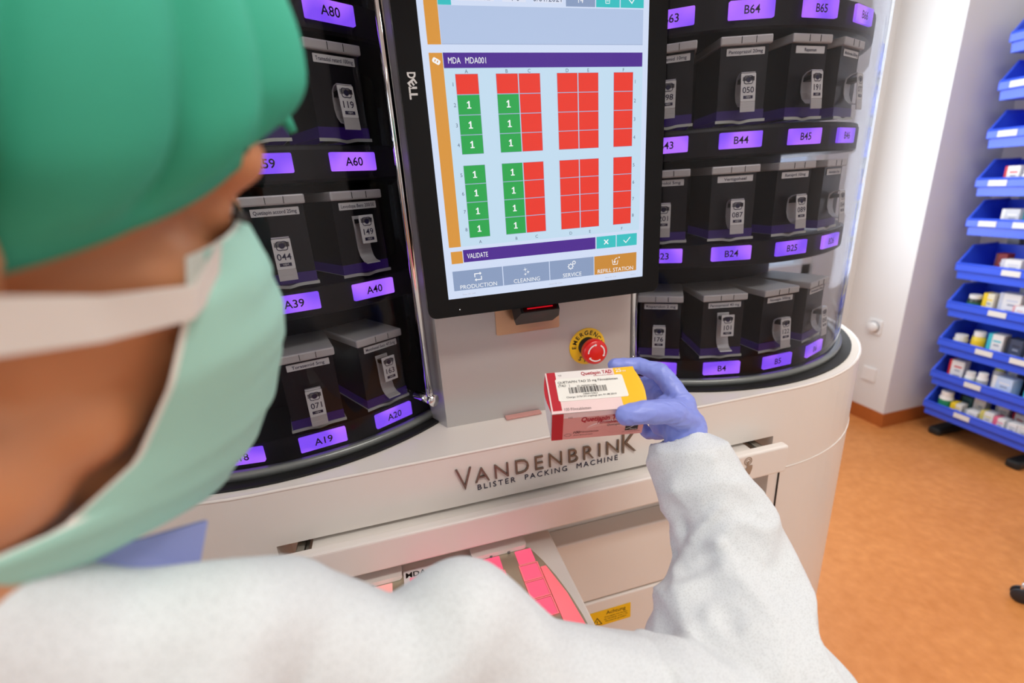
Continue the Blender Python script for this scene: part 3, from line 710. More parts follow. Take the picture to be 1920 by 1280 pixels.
# second lowest
carton(C_,1.645,.045,1,.066,.055,.118,6,0,W_,RE,'white carton with red edge, leftmost in the second lowest bin',.16)
bottle(1.572,.042,1,.022,.082,W_,W_,(200,216,208),'small white bottle beside the red edged carton')
bottle(1.522,.045,1,.022,.094,W_,(244,244,240),GR,'white bottle with grey band, second from the red edged carton')
bottle(1.500,.120,1,.024,.132,W_,(206,220,70),W_,'bottle with a lime yellow cap at the back of the second lowest bin')
carton(C_,1.440,.040,1,.085,.06,.100,-5,0,PB,W_,'large pale blue carton in the middle of the second lowest bin')
carton(C_,1.455,.125,1,.040,.04,.140,0,0,W_,PB,'narrow white carton standing behind the large pale blue one')
carton(C_,1.385,.120,1,.060,.05,.110,0,0,DK,DK,'dark carton standing to the right of the large pale blue one')
carton(C_,1.318,.040,1,.066,.06,.106,4,0,W_,TE,'white carton with turquoise far end near the front of the second lowest bin',.1)
carton(C_,1.325,.125,1,.055,.05,.128,0,0,(170,36,44),RE,'dark red carton behind the turquoise ended one')
# third
bottle(1.660,.054,2,.030,.074,(210,206,196),W_,GR,'squat jar with a wide white cap, leftmost in the third bin from the bottom')
bottle(1.618,.110,2,.026,.098,(150,156,150),GR,GR,'grey bottle behind the squat white capped jar')
bottle(1.582,.050,2,.027,.112,(228,204,60),W_,YE,'yellow bottle with a white cap in the third bin from the bottom')
carton(C_,1.512,.042,2,.062,.055,.118,3,0,W_,TE,'white carton with turquoise edge, beside the yellow bottle',.28)
carton(C_,1.440,.050,2,.064,.05,.112,-8,0,(66,74,96),DK,'dark blue grey carton to the right of the turquoise edged one')
carton(C_,1.405,.125,2,.075,.05,.126,0,0,DK,(150,50,44),'dark carton with reddish end at the back of the third bin',.2)
carton(C_,1.375,.035,2,.022,.05,.125,14,10,W_,OW,'slim white pack leaning over beside the right label holder of the third bin')
carton(C_,1.325,.040,2,.060,.05,.105,0,0,W_,RE,'white carton with red near edge, rightmost in the third bin',.08)
# fourth
bottle(1.640,.050,3,.029,.090,(30,44,36),W_,(34,96,64),'black and green jar with a white cap in the fourth bin from the bottom')
carton(C_,1.582,.040,3,.046,.05,.108,0,0,(232,226,200),YE,'cream carton with yellow end beside the black and green jar',.4)
carton(C_,1.510,.060,3,.082,.06,.118,4,0,W_,(206,210,222),'big white carton in the middle of the fourth bin')
carton(C_,1.452,.030,3,.050,.045,.072,-6,0,W_,(230,170,170),'small white carton in front of the big white one')
carton(C_,1.500,.150,3,.060,.045,.140,0,0,(200,202,210),GR,'grey white carton at the back of the fourth bin')
carton(C_,1.390,.060,3,.060,.05,.100,0,0,W_,YE,'white carton with broad yellow end, right side of the fourth bin',.5)
bottle(1.340,.046,3,.022,.062,W_,W_,OW,'small round white tub in front of the broad yellow ended carton')
# fifth
carton(C_,1.585,.060,4,.046,.05,.102,0,0,(120,24,30),(84,18,22),'dark red carton at the left of the fifth bin from the bottom')
carton(C_,1.530,.035,4,.075,.05,.082,5,0,W_,(208,206,214),'low white carton beside the dark red one')
carton(C_,1.475,.130,4,.070,.04,.152,0,0,(170,170,184),GR,'grey carton standing tall at the back of the fifth bin')
carton(C_,1.445,.040,4,.050,.05,.074,-8,0,W_,OW,'small white carton at the right of the fifth bin')
# sixth
carton(C_,1.590,.050,5,.070,.06,.092,0,0,(206,206,208),W_,'grey white carton at the left of the sixth bin')
carton(C_,1.530,.075,5,.050,.05,.088,0,0,(110,150,158),TE,'teal grey carton next to the grey white one')
carton(C_,1.480,.045,5,.055,.035,.125,10,14,(214,216,220),W_,'pale grey pack leaning forward in the sixth bin')
carton(C_,1.44,.130,5,.050,.05,.150,0,0,(24,96,70),G,'green carton at the back of the sixth bin')
# upper bins
carton(C_,1.620,.040,6,.058,.05,.098,0,0,W_,RE,'white carton with red edge in the fourth bin from the top',.18)
bottle(1.555,.050,6,.027,.080,W_,W_,W_,'round white tub in the fourth bin from the top')
carton(C_,1.510,.095,6,.060,.04,.150,8,12,(204,212,212),GR,'tall pale grey pack leaning in the fourth bin from the top')
carton(C_,1.500,.035,6,.040,.04,.075,0,0,PK,RE,'pink carton at the right of the fourth bin from the top')
bottle(1.590,.080,7,.032,.084,(60,62,70),(180,184,190),DK,'dark jar with a grey cap in the third bin from the top')
carton(C_,1.600,.060,9,.050,.05,.112,0,0,(216,222,216),W_,'white carton in the topmost bin')

# ---------------------------------------------------------------- swivel stool at the right edge
st=empty('swivel_stool',(2.10,.56,0),0,'dark swivel stool whose castored foot shows at the right edge','stool')
m_stool=mat('stool_dark_plastic',(40,46,56),.4); m_seat=mat('stool_black_vinyl',(24,24,26),.5)
hx,hy=2.10,.56
a0=math.atan2(.785-hy,1.970-hx)
for i in range(5):
    a=a0+i*2*PI/5; b=MB(); R=.262
    b.tube([(hx+.03*math.cos(a),hy+.03*math.sin(a),.105),(hx+.15*math.cos(a),hy+.15*math.sin(a),.095),(hx+R*math.cos(a),hy+R*math.sin(a),.070)],[.026,.021,.016],m_stool,12)
    leg=b.build('leg',st,world=True)
    b=MB(); T=Matrix.Translation((hx+R*math.cos(a),hy+R*math.sin(a),.028))@Matrix.Rotation(a,4,'Z')@Matrix.Rotation(PI/2,4,'X')
    for z in(-.014,.008): b.lathe([(0,z),(.026,z),(.028,z+.002),(.028,z+.004),(.026,z+.006),(0,z+.006)],m_stool,T,20)
    b.tube([(hx+R*math.cos(a),hy+R*math.sin(a),.03),(hx+R*math.cos(a),hy+R*math.sin(a),.075)],.007,m_chrome,8)
    b.build('castor',leg,world=True)
b=MB(); b.tube([(hx,hy,.08),(hx,hy,.25)],.030,m_stool,20); b.tube([(hx,hy,.25),(hx,hy,.50)],.016,m_chrome,16); b.build('column',st,world=True)
b=MB(); b.lathe([(0,.50),(.17,.50),(.185,.51),(.19,.535),(.185,.56),(.165,.57),(0,.575)],m_seat,Matrix.Translation((hx,hy,0)),40); b.build('seat',st,world=True)
# ---------------------------------------------------------------- the medicine box in the hand
m_bxw=mat('box_white_card',(238,232,228),.5); m_bxp=mat('box_pale_pink',(240,212,210),.5); m_bxs=mat('box_salmon',(226,160,154),.5); m_bxr=mat('box_crimson',(190,28,44),.45); m_bxy=mat('box_yellow',(250,196,28),.45); m_bxt=mat('box_red_print',(176,22,48),.5); m_bxg=mat('box_grey_print',(120,104,104),.5); m_blk=mat('box_black_print',(30,26,26),.5); m_stk=mat('sticker_white',(242,240,232),.45); m_swirl=mat('box_swirl_pink',(232,176,168),.5)
BW,BDp,BH=.105,.0615,.0473
BM=Matrix(((.978,.1895,-.0873,.1484),(-.2085,.894,-.397,.4474),(.003,.4065,.9137,CZ-.2795),(0,0,0,1)))
box=empty('medicine_box',(.2,.45,CZ-.26),0,'white, pink and yellow tablet box with barcode sticker held in the gloved hand','medicine box')
b=MB(); b.box((BW/2,BDp/2,BH/2),(BW-.0006,BDp-.0006,BH-.0006),m_bxw,.0006,1,M=BM)
T=BM@Matrix.Translation((0,0,BH))                       # top face
def rq(x0,y0,x1,y1,z,m): b.quad(x0,y0,x1,y1,z,m,T)
rq(.0003,.0003,BW-.0003,BDp-.0003,.0001,m_bxp)
rq(.002,.004,.012,BDp-.0003,.0002,m_bxr); rq(.012,.022,.072,BDp-.0003,.00015,m_bxw)
b.poly([(.079,.0003),(BW-.0003,.0003),(BW-.0003,BDp-.0003),(.0805,BDp-.0003)],.0002,m_bxy,T)
b.text('Quetiapin TAD',.0050,m_bxt,T,x=.0795-.0015,y=BDp-.0055,z=.0004,w=.036,align='R',bold=.02); b.text('Filmtabletten',.0022,m_bxt,T,x=.078,y=BDp-.0107,z=.0004,w=.022,align='R')
b.text('25',.0050,m_stk,T,x=.086,y=BDp-.0050,z=.0004,bold=.02); b.text('mg',.0024,m_stk,T,x=.0925,y=BDp-.0062,z=.0004,bold=.02); b.text('N3',.0022,m_bxg,T,x=.017,y=BDp-.006,z=.0004)
b.text('100 Filmtabletten',.0040,m_bxg,T,x=.0145,y=.0050,z=.0004,align='L',w=.029)
T=BM@frame((0,0,0),(1,0,0),(0,0,1))                     # front face
b.quad(.0003,.0003,BW-.0003,BH-.0003,.0001,m_bxs,T); b.quad(.0003,.0003,.013,BH-.0003,.0003,m_bxr,T)
b.poly([(.0131,BH-.0004),(.0131,BH-.0085),(.06,BH-.0085),(BW-.0004,BH-.004),(BW-.0004,BH-.0004)],.0002,m_bxp,T)
for i in range(3):
    n=26; vs=[];fs=[]
    for j in range(n+1):
        a=-.6+3.3*j/n; r=.017+.0085*i; w_=.0032*math.sin(PI*j/n)
        for rr in(r-w_,r+w_): vs.append((min(BW-.001,max(.0135,.062+.012*i+1.5*rr*math.cos(a))),min(BH-.009,max(.001,.010+.75*rr*math.sin(a))),.0002+.00003*i))
    fs=[[2*j,2*j+1,2*j+3,2*j+2] for j in range(n)]; b.add(vs,fs,m_swirl if i%2==0 else m_bxp,T)
b.text('N3',.0026,m_bxg,T,x=.0205,y=BH-.0075,z=.0006)
b.text('Quetiapin TAD',.0078,m_bxt,T,x=.033,y=BH-.0125,z=.0006,align='L',w=.050,bold=.025,shear=.15)
b.text('Filmtabletten',.0052,m_bxt,T,x=.051,y=BH-.0195,z=.0006,align='L',w=.031,bold=.012,shear=.2); b.text('Quetiapin',.0036,m_bxg,T,x=.0625,y=BH-.0255,z=.0006,align='L',w=.0150,shear=.2)
b.text('100',.0040,m_blk,T,x=.0250,y=.0125,z=.0006,align='L',shear=.2,bold=.01); b.text('Filmtabletten',.0030,m_blk,T,x=.0335,y=.0125,z=.0006,align='L',w=.020,shear=.2); b.text('Zum Einnehmen',.0024,m_bxg,T,x=.0250,y=.0075,z=.0006,align='L',w=.022,shear=.2)
b.stroke([(.0150,.0085),(.0172,.0108),(.0208,.0108),(.0230,.0085),(.0208,.0062),(.0172,.0062)],.0004,.0006,m_bxg,T,True)
b.quad(.084,.0085,.0985,.0215,.0006,m_blk,T); b.stroke([(.0845,.0115),(.089,.0135),(.0935,.0170),(.098,.0180)],.0006,.0008,m_stk,T); b.text('Pharm',.0022,m_stk,T,x=.0935,y=.0108,z=.0008); b.text('TAD',.0022,m_stk,T,x=.0875,y=.0192,z=.0008); b.quad(.081,.006,.102,.0063,.0006,m_blk,T)
b.build('carton',box,world=True)
# glued barcode sticker
b=MB(); T=BM@Matrix.Translation((0,0,BH+.0003)); b.rrect(.0105,.0165,.0885,.0500,.0025,0,.0003,m_stk,T)
Ts=T@Matrix.Translation((.0105,.0165,.0006))@Matrix.Rotation(math.radians(0),4,'Z')
b.text('QUETIAPIN TAD 25 mg Filmtabletten',.0034,m_blk,Ts,x=.0025,y=.0275,align='L',w=.069); b.text('(TAD   )',.0034,m_blk,Ts,x=.0025,y=.0225,align='L',w=.013)
b.text('ID (900001220)',.0020,m_blk,Ts,x=.0345,y=.0205,w=.022); b.text('100013362',.0022,m_blk,Ts,x=.0365,y=.0082,w=.016); b.text('Charge: D76134 angelegt am: 01.08.2019',.0023,m_blk,Ts,x=.009,y=.0050,align='L',w=.056)
rn=random.Random(5); x=.0135
while x<.0565:
    w_=rn.choice((.0003,.0003,.0006,.0009)); b.quad(x,.0102,x+w_,.0190,.0001,m_blk,Ts); x+=w_+rn.choice((.00035,.00035,.0007,.0009))
b.build('barcode_sticker',box,world=True)
# bowed tuck flaps at both ends
b=MB(); n=8
for xs_,sg in((0,-1),(BW,1)):
    vs=[];fs=[]
    for i in range(n+1):
        y=.003+(BDp-.006)*i/n; e=math.sin(PI*i/n)*.004
        vs+=[(xs_+sg*e,y,BH-.001),(xs_+sg*e*.2,y,.001)]
    fs=[[2*i,2*i+1,2*i+3,2*i+2] for i in range(n)]; b.add(vs,fs,m_bxw,BM)
    vs=[(xs_,.003+(BDp-.006)*i/n,BH-.0008) for i in range(n+1)]+[(xs_+sg*math.sin(PI*i/n)*.004,.003+(BDp-.006)*i/n,BH-.0012) for i in range(n+1)]
    b.add(vs,[[i,i+1,n+2+i,n+1+i] for i in range(n)],m_bxr if sg<0 else m_bxy,BM)
b.build('end_flap',box,world=True)

# ---------------------------------------------------------------- person
def fuse(name,mb,voxel,smooth,parent,m,post=None,sub=0):
    """merge overlapping closed shapes into one continuous skin"""
    me=bpy.data.meshes.new('f'); me.from_pydata([tuple(v) for v in mb.v],[],mb.f); me.update()
    o=bpy.data.objects.new('f',me); COL.objects.link(o)
    r=o.modifiers.new('r','REMESH'); r.mode='VOXEL'; r.voxel_size=voxel; r.adaptivity=0
    if smooth: q_=o.modifiers.new('s','SMOOTH'); q_.factor=.5; q_.iterations=smooth
    dg=bpy.context.evaluated_depsgraph_get(); dg.update()
    out=bpy.data.meshes.new_from_object(o.evaluated_get(dg)); bpy.data.objects.remove(o); bpy.data.meshes.remove(me)
    out.name=name; off=parent.location
    if post:
        nn=[v.normal.copy() for v in out.vertices]
        for v,n_ in zip(out.vertices,nn): v.co=post(v.co.copy(),n_)
    for v in out.vertices: v.co-=off
    out.materials.clear(); out.materials.append(m)
    for p in out.polygons: p.use_smooth=True; p.material_index=0
    out.update()
    ob=bpy.data.objects.new(name,out); COL.objects.link(ob); ob.parent=parent
    return ob
def chain(mb,pts,m,M=None,seg=16):
    """capsule chain: [(point, radius), ...]"""
    P=[Vector(p) for p,_ in pts]; R=[r for _,r in pts]
    if M: P=[M@p for p in P]
    for p,r in zip(P,R): mb.sphere(p,r,m,None,seg,10)
    for i in range(len(P)-1):
        if (P[i+1]-P[i]).length>1e-4: mb.tube([P[i],P[i+1]],[R[i],R[i+1]],m,seg)
HC=V(-.1546,.2089,CZ+.0067)
ph,pt_,rl=math.radians(48.4),math.radians(11.5),math.radians(14)
HF=V(math.sin(ph)*math.cos(pt_),math.cos(ph)*math.cos(pt_),-math.sin(pt_)); _L=V(-math.cos(ph),math.sin(ph),0); _U=HF.cross(_L)
HL=_L*math.cos(rl)+_U*math.sin(rl); HU=HF.cross(HL)
HM=Matrix(((HF.x,HL.x,HU.x,HC.x),(HF.y,HL.y,HU.y,HC.y),(HF.z,HL.z,HU.z,HC.z),(0,0,0,1)))
m_skin=mat('skin',(202,138,96),.5,sss=.15,var=.05,vscale=30)
m_gown=mat('gown_white_nonwoven',(240,240,236),.75)
def weave(m):
    nt=m.node_tree; bs=nt.nodes['Principled BSDF']; tc=[n for n in nt.nodes if n.type=='TEX_COORD'][0]
    vo=nt.nodes.new('ShaderNodeTexVoronoi'); vo.inputs['Scale'].default_value=640; vo.inputs['Randomness'].default_value=.85
    nt.links.new(tc.outputs['Object'],vo.inputs['Vector'])
    r=nt.nodes.new('ShaderNodeValToRGB'); e=r.color_ramp.elements; e[0].position=.22; e[0].color=(.62,.62,.62,1); e[1].position=.42; e[1].color=(1,1,1,1)
    nt.links.new(vo.outputs['Distance'],r.inputs[0])
    x=nt.nodes.new('ShaderNodeMix'); x.data_type='RGBA'; x.blend_type='MULTIPLY'; x.inputs[0].default_value=.5; x.inputs[6].default_value=lin((218,223,226)); nt.links.new(r.outputs[0],x.inputs[7]); nt.links.new(x.outputs[2],bs.inputs['Base Color'])
    bp=nt.nodes.new('ShaderNodeBump'); bp.inputs['Strength'].default_value=.25; bp.inputs['Distance'].default_value=.0006; nt.links.new(r.outputs[0],bp.inputs['Height']); nt.links.new(bp.outputs['Normal'],bs.inputs['Normal'])
weave(m_gown)
m_glove=mat('glove_blue_nitrile',(140,154,232),.4,spec=.45,bump=.12,bscale=260)
m_cap=mat('surgical_cap_green',(58,176,146),.8,bump=.15,bscale=700)
m_mask=mat('mask_pale_teal',(164,216,202),.75,bump=.1,bscale=900); m_maskin=mat('mask_white_inside',(232,234,226),.75)
m_strap=mat('strap_white',(226,222,216),.75); m_collar=mat('collar_lavender',(150,160,214),.75); m_hair=mat('hair_dark_brown',(28,20,16),.5)
person=empty('person',(-.16,.2,0),0,'person in green cap, mask and white gown looking down at a held medicine box','person')

NB=V(-.205,.165,CZ-.195)                     # base of the neck
SHR=at(855,1190,.300); SHL=V(-.385,.205,CZ-.275)
ELR=at(1430,1390,.415); WRR=at(1283,803,.556)
# --- right hand pose (joints: reference pixel, depth)
J=lambda x,y,d:at(x,y,d)
MC={'i':J(1283,756,.552),'m':J(1278,768,.572),'r':J(1275,786,.582),'p':J(1268,803,.584)}
FING={'i':[(MC['i'],.0126),(J(1238,698,.570),.0116),(J(1196,685,.583),.0102),(J(1153,684,.583),.0090)],
      'm':[(MC['m'],.0120),(J(1232,718,.598),.0112),(J(1196,722,.622),.0098),(J(1166,728,.624),.0088)],
      'r':[(MC['r'],.0116),(J(1236,752,.608),.0106),(J(1200,758,.626),.0094),(J(1176,762,.625),.0084)],
      'p':[(MC['p'],.0096),(J(1234,812,.600),.0086),(J(1214,812,.606),.0078),(J(1203,800,.604),.0074)]}
TH=[(J(1290,790,.545),.0150),(J(1258,772,.520),.0142),(J(1218,772,.506),.0128),(J(1184,776,.502),.0122),(J(1172,778,.502),.0108)]
WR=WRR
def hand(mb,m,k):
    for f in FING.values(): chain(mb,[(p,r*k) for p,r in f],m)
    chain(mb,[(p,r*k) for p,r in TH],m)
    for a,c in(('i','m'),('m','r'),('r','p')): 
        chain(mb,[(MC[a],.0118*k),(MC[c],.0112*k)],m)
    for kx in 'imrp': chain(mb,[(WR,.0205*k),(WR.lerp(MC[kx],.55),.0165*k),(MC[kx],.0118*k)],m)
    chain(mb,[(TH[1][0],.0135*k),(MC['i'].lerp(WR,.25),.0150*k)],m); chain(mb,[(J(1250,764,.560),.0155*k),(J(1268,770,.565),.016*k)],m); chain(mb,[(J(1238,796,.572),.0135*k),(J(1262,790,.566),.0150*k)],m); chain(mb,[(J(1226,738,.600),.0105*k),(J(1246,752,.585),.0120*k)],m); chain(mb,[(J(1236,740,.588),.0115*k),(J(1268,762,.572),.0135*k)],m)
ST=[((1213,826),(1324,794),.553),((1214,872),(1372,838),.545),((1229,925),(1408,900),.530),((1258,985),(1447,968),.515),((1262,1045),(1486,1045),.498),((1232,1115),(1512,1118),.478),((1214,1190),(1545,1205),.455),((1226,1262),(1590,1285),.432),((1270,1350),(1625,1380),.412)]
def stc(i): L_,R_,d=ST[i]; return (at(*L_,d)+at(*R_,d))/2+(FW*.008)
# --- body
b=MB()
def E(c,r,M=HM): b.sphere(c,r,m_skin,M,24,16)
E((-.005,0,.045),(.098,.076,.086)); E((.033,0,-.025),(.064,.063,.09)); E((.045,0,-.075),(.048,.046,.040)); E((.076,0,-.098),.021)
for s_ in(1,-1):
    E((.054,s_*.038,-.012),.027); E((-.006,s_*.077,.0),(.017,.006,.030)); E((-.010,s_*.079,.012),(.014,.007,.016)); E((.079,s_*.032,.016),.0135); E((.03,s_*.040,-.065),.026); E((.004,s_*.040,-.082),.032); E((.034,s_*.030,-.092),.024)
chain(b,[((.083,-.036,.040),.015),((.088,0,.038),.014),((.083,.036,.040),.015)],m_skin,HM)
chain(b,[((.094,0,.024),.0085),((.104,0,.004),.0095),((.112,0,-.020),.0125)],m_skin,HM); E((.103,.010,-.025),.0085); E((.103,-.010,-.025),.0085)
chain(b,[((.084,-.022,-.055),.007),((.094,0,-.053),.008),((.084,.022,-.055),.007)],m_skin,HM); chain(b,[((.083,-.018,-.066),.008),((.092,0,-.066),.009),((.083,.018,-.066),.008)],m_skin,HM)
nk=HM@V(-.015,0,-.055)
chain(b,[(nk,.055),(nk.lerp(NB,.5),.052),(NB,.060)],m_skin)
chain(b,[(SHL,.050),(NB+V(0,.01,-.06),.07),(V(-.06,.205,CZ-.275),.045)],m_skin)
for z,rx,ry in((-.36,.155,.088),(-.5,.14,.084),(-.62,.135,.088),(-.72,.15,.095)): b.sphere((-.2,.185,CZ+z),(rx,ry,.1),m_skin,None,24,16)
ELL=V(-.44,.23,CZ-.55); WRL=V(-.40,.36,CZ-.70)
chain(b,[(V(-.06,.205,CZ-.28),.042),(SHR-V(0,0,.03),.036),(ELR,.033),(stc(6),.032),(stc(4),.029),(stc(2),.026),(stc(1),.022),(WR,.019)],m_skin); chain(b,[(SHL,.045),(ELL,.036),(WRL,.024),(WRL+V(.005,.03,-.06),.028),(WRL+V(.01,.05,-.11),.014)],m_skin)
hand(b,m_skin,.78)
for s_ in(1,-1): chain(b,[(V(-.2+s_*.085,.185,CZ-.76),.080),(V(-.2+s_*.09,.19,CZ-1.02),.055),(V(-.2+s_*.09,.175,CZ-1.40),.034)],m_skin)
def face_post(co,n):
    l=HM.inverted()@co
    if l.z>-.2:
        # eye sockets
        for s_ in(1,-1):
            d=((l.y-s_*.032)/.016)**2+((l.z-.017)/.010)**2
            if l.x>.05: co-=HF*.005*math.exp(-d)
    return co
body=fuse('body',b,.0032,8,person,m_skin,face_post)
for s_ in(1,-1):
    e=MB(); T=HM@Matrix.Translation((.0805,s_*.032,.016)); e.sphere((-.0025,0,-.001),.0108,mat('eye_white',(228,224,218),.2),T,20,14); e.sphere((.0045,0,-.003),.0050,mat('iris_brown',(50,30,18),.15),T,14,10); e.build('eye',person,world=True)
    e=MB(); e.tube([HM@V(.086,s_*.016,.043),HM@V(.0935,s_*.030,.050),HM@V(.083,s_*.050,.044)],[.0022,.0034,.0015],m_hair,8); e.build('eyebrow',person,world=True)
    e=MB()
    for i in range(9):
        t=i/8; p=HM@V(.0915-.016*abs(t-.35),s_*(.018+.030*t),.017); e.tube([p,p+HF*.006+HU*-.002+HL*s_*.003*t],[.0012,.0004],m_hair,5)
    e.build('eyelashes',person,world=True)
# --- glove
b=MB(); hand(b,m_glove,1.0); chain(b,[(WR,.0255),(stc(1),.0235)],m_glove)
def gl_post(co,n):
    w_=noise.noise(co*70)*.0010-abs(noise.noise(co*Vector((55,150,90))))*.0017+.0006
    return co+n*w_
fuse('glove',b,.0016,4,person,m_glove,gl_post)
# --- gown
b=MB()
rings=[]; nseg=28
ctr=[]
for L_,R_,d in ST:
    a=at(*L_,d); c=at(*R_,d); ctr.append((a,c,(a+c)/2))
vs=[];fs=[]
for i,(a,c,m_) in enumerate(ctr):
    t=(ctr[min(i+1,len(ctr)-1)][2]-ctr[max(i-1,0)][2]).normalized(); lat=(c-a)/2; nr=lat.cross(t).normalized()*lat.length*(.78 if i<2 else .72)
    for j in range(nseg):
        an=2*PI*j/nseg; vs.append(m_+lat*math.cos(an)+nr*math.sin(an))
for i in range(len(ctr)-1):
    for j in range(nseg): fs.append([i*nseg+j,i*nseg+(j+1)%nseg,(i+1)*nseg+(j+1)%nseg,(i+1)*nseg+j])
fs+= [list(range(nseg))[::-1],[(len(ctr)-1)*nseg+j for j in range(nseg)]]
vol=sum(Vector(vs[f[0]]).dot(Vector(vs[f[1]]).cross(Vector(vs[f[2]]))) for f in fs)
if vol<0: fs=[f[::-1] for f in fs]
b.add(vs,fs,m_gown)
b.sphere(ELR,(.085,.075,.075),m_gown,None,20,14)
chain(b,[(ELR,.072),(at(1130,1345,.36),.060),(at(985,1302,.325),.052),(at(862,1195,.300),.047)],m_gown)
chain(b,[(at(862,1195,.300),.047),(at(740,1300,.275),.044),(at(520,1174,.250),.034)],m_gown)
chain(b,[(at(520,1174,.250),.036),(at(420,1190,.225),.036),(at(200,1226,.205),.036),(at(-80,1205,.170),.036),(at(-320,1200,.15),.036),(NB+V(-.03,-.06,-.055),.045),(SHL,.065)],m_gown)
chain(b,[(NB+V(-.05,.07,-.06),.05),(NB+V(.05,.06,-.07),.05)],m_gown)
chain(b,[(SHL,.062),(ELL,.055),(WRL,.045)],m_gown)
TR=[(-.235,.11,.065),(-.27,.165,.09),(-.33,.190,.105),(-.45,.188,.112),(-.60,.180,.116),(-.75,.188,.124),(-.92,.205,.134),(-1.06,.222,.142)]
vs=[];fs=[];nq=48
for z,rx,ry in TR:
    for q_ in range(nq): vs.append((-.2+rx*math.cos(2*PI*q_/nq),.178+ry*math.sin(2*PI*q_/nq),CZ+z))
for i_ in range(len(TR)-1):
    for q_ in range(nq): fs.append([i_*nq+q_,(i_+1)*nq+q_,(i_+1)*nq+(q_+1)%nq,i_*nq+(q_+1)%nq])
fs+=[list(range(nq)),[(len(TR)-1)*nq+q_ for q_ in range(nq)][::-1]]
b.add(vs,fs,m_gown)
chain(b,[(NB+V(.02,.05,-.095),.055),(at(700,1375,.285),.050),(at(862,1225,.305),.040)],m_gown)
chain(b,[(NB+V(-.06,-.03,-.06),.05),(NB+V(.04,-.035,-.065),.045),(at(420,1190,.225),.036)],m_gown)
CRE=[((1232,842),(1335,858),.545,.0030,.004),((1338,860),(1350,950),.535,.0035,.004),((1350,950),(1290,1010),.525,.0030,.005),((1274,985),(1262,1040),.510,-.0050,.006),((1345,1022),(1445,1062),.500,.0045,.006),((1290,1050),(1345,1022),.500,.003,.006),((1425,960),(1475,1060),.500,.0035,.005),((1240,1120),(1350,1070),.480,.004,.008),((1330,1150),(1460,1140),.470,.004,.008),((1290,1190),(1400,1180),.455,.005,.009),((1400,1180),(1530,1230),.450,.005,.009),((1460,1060),(1500,1180),.470,-.004,.008)]
CRE=[(at(*a,d)-V(0,.045,-.01)*0,at(*c,d),amp,w_) for a,c,d,amp,w_ in CRE]
CAMP=V(0,0,CZ)
def gown_post(co,n):
    # soft random rumples everywhere, sharper creases on the forearm
    d=noise.noise(co*9)*.008+(.3-abs(noise.noise(co*Vector((14,10,13))+V(3,1,7))))*.008
    if co.x>.16 and co.z>CZ-.6:
        d=noise.noise(co*11)*.005+(.35-abs(noise.noise(co*Vector((15,13,19))+V(9,2,4))))*.016+(.3-abs(noise.noise(co*Vector((30,24,34))+V(2,7,1))))*.005-.003
        v=(co-CAMP); px=v.dot(RT)/v.dot(FW); py=v.dot(UP)/v.dot(FW)
        if n.dot(-v)>0:
            for a,c,amp,w_ in CRE:
                # distance to the crease, measured sideways across the cloth
                e=c-a; k=max(0,min(1,(co-a).dot(e)/e.length_squared)); q_=a+e*k-co; vn=v.normalized(); q_=q_-vn*q_.dot(vn)
                s_=q_.length/w_
                if s_<3: d+=1.7*amp*math.exp(-s_*s_)*(1 if k>0 and k<1 else .6)
    if co.z<CZ-.5: d+=.006*math.sin(14*math.atan2(co.y-.185,co.x+.2))*min(1,(CZ-.5-co.z)*3)
    return co+n*d
gown=fuse('gown',b,.0042,4,person,m_gown,gown_post)
# --- scrub collar showing at the neck
b=MB()
def strip(top,bot,th,m):
    n=len(top); N=[]
    for i in range(n):
        t=(top[min(i+1,n-1)]-top[max(i-1,0)]); N.append(t.cross(bot[i]-top[i]).normalized()*th)
    vs=[]
    for i in range(n): vs+=[top[i],bot[i],bot[i]+N[i],top[i]+N[i]]
    fs=[]
    for i in range(n-1):
        for j in range(4): fs.append([4*i+j,4*i+(j+1)%4,4*i+4+(j+1)%4,4*i+4+j])
    fs+=[[3,2,1,0],[4*n-4+j for j in range(4)]]
    b.add(vs,fs,m)
tp=[NB+V(-.075,.0,.02),NB+V(-.045,-.062,.03),NB+V(.02,-.066,.03),at(90,1050,.185),at(230,1020,.215),at(390,976,.255)]
bt=[NB+V(-.09,.01,-.03),NB+V(-.055,-.075,-.02),NB+V(.025,-.075,-.02),at(90,1130,.180),at(230,1110,.212),at(372,1075,.252)]
strip(tp,bt,.003,m_collar)
b.build('scrub_collar',person,world=True)
# --- cap
def smooth01(x): x=max(0,min(1,x)); return x*x*(3-2*x)
def cap_pt(u,v,off=0):
    cu,su=math.cos(u),math.sin(u)
    ze=.052-.045*(1-cu)*.9-.020*(su*su)                     # brim line: forehead to nape
    th=math.asin(max(-1,min(1,(ze-.05)/.098)))
    e=th+(PI/2-th)*v
    puff=.004+.013*smooth01(v*5)*(1-.25*v)+.006*math.exp(-((v-.3)/.2)**2)
    pl=.026*(abs(math.sin(u*8.5+2.2*noise.noise(V(cu*2,su*2,1))))**.5-.8)*math.exp(-v*.9)*smooth01(v*7)+.006*noise.noise(V(cu*2.2,su*2.2,v*1.5+5))*smooth01(v*4)
    r=1+ (puff+pl+off)/.09
    x=-.003+.101*r*math.cos(e)*cu; y=.080*r*math.cos(e)*su; z=.05+.092*r*math.sin(e)
    if v<.02: z=ze
    return HM@V(x,y,z)
b=MB(); nu,nv=320,44; vs=[];fs=[]
for i in range(nv+1):
    for j in range(nu): vs.append(cap_pt(2*PI*j/nu,(i/nv)**1.3))
for i in range(nv):
    for j in range(nu): fs.append([i*nu+j,i*nu+(j+1)%nu,(i+1)*nu+(j+1)%nu,(i+1)*nu+j])
b.add(vs,fs,m_cap,None,True)
cap=b.build('surgical_cap',person,world=True)
md=cap.modifiers.new('thickness','SOLIDIFY'); md.thickness=.0012; md.offset=-1
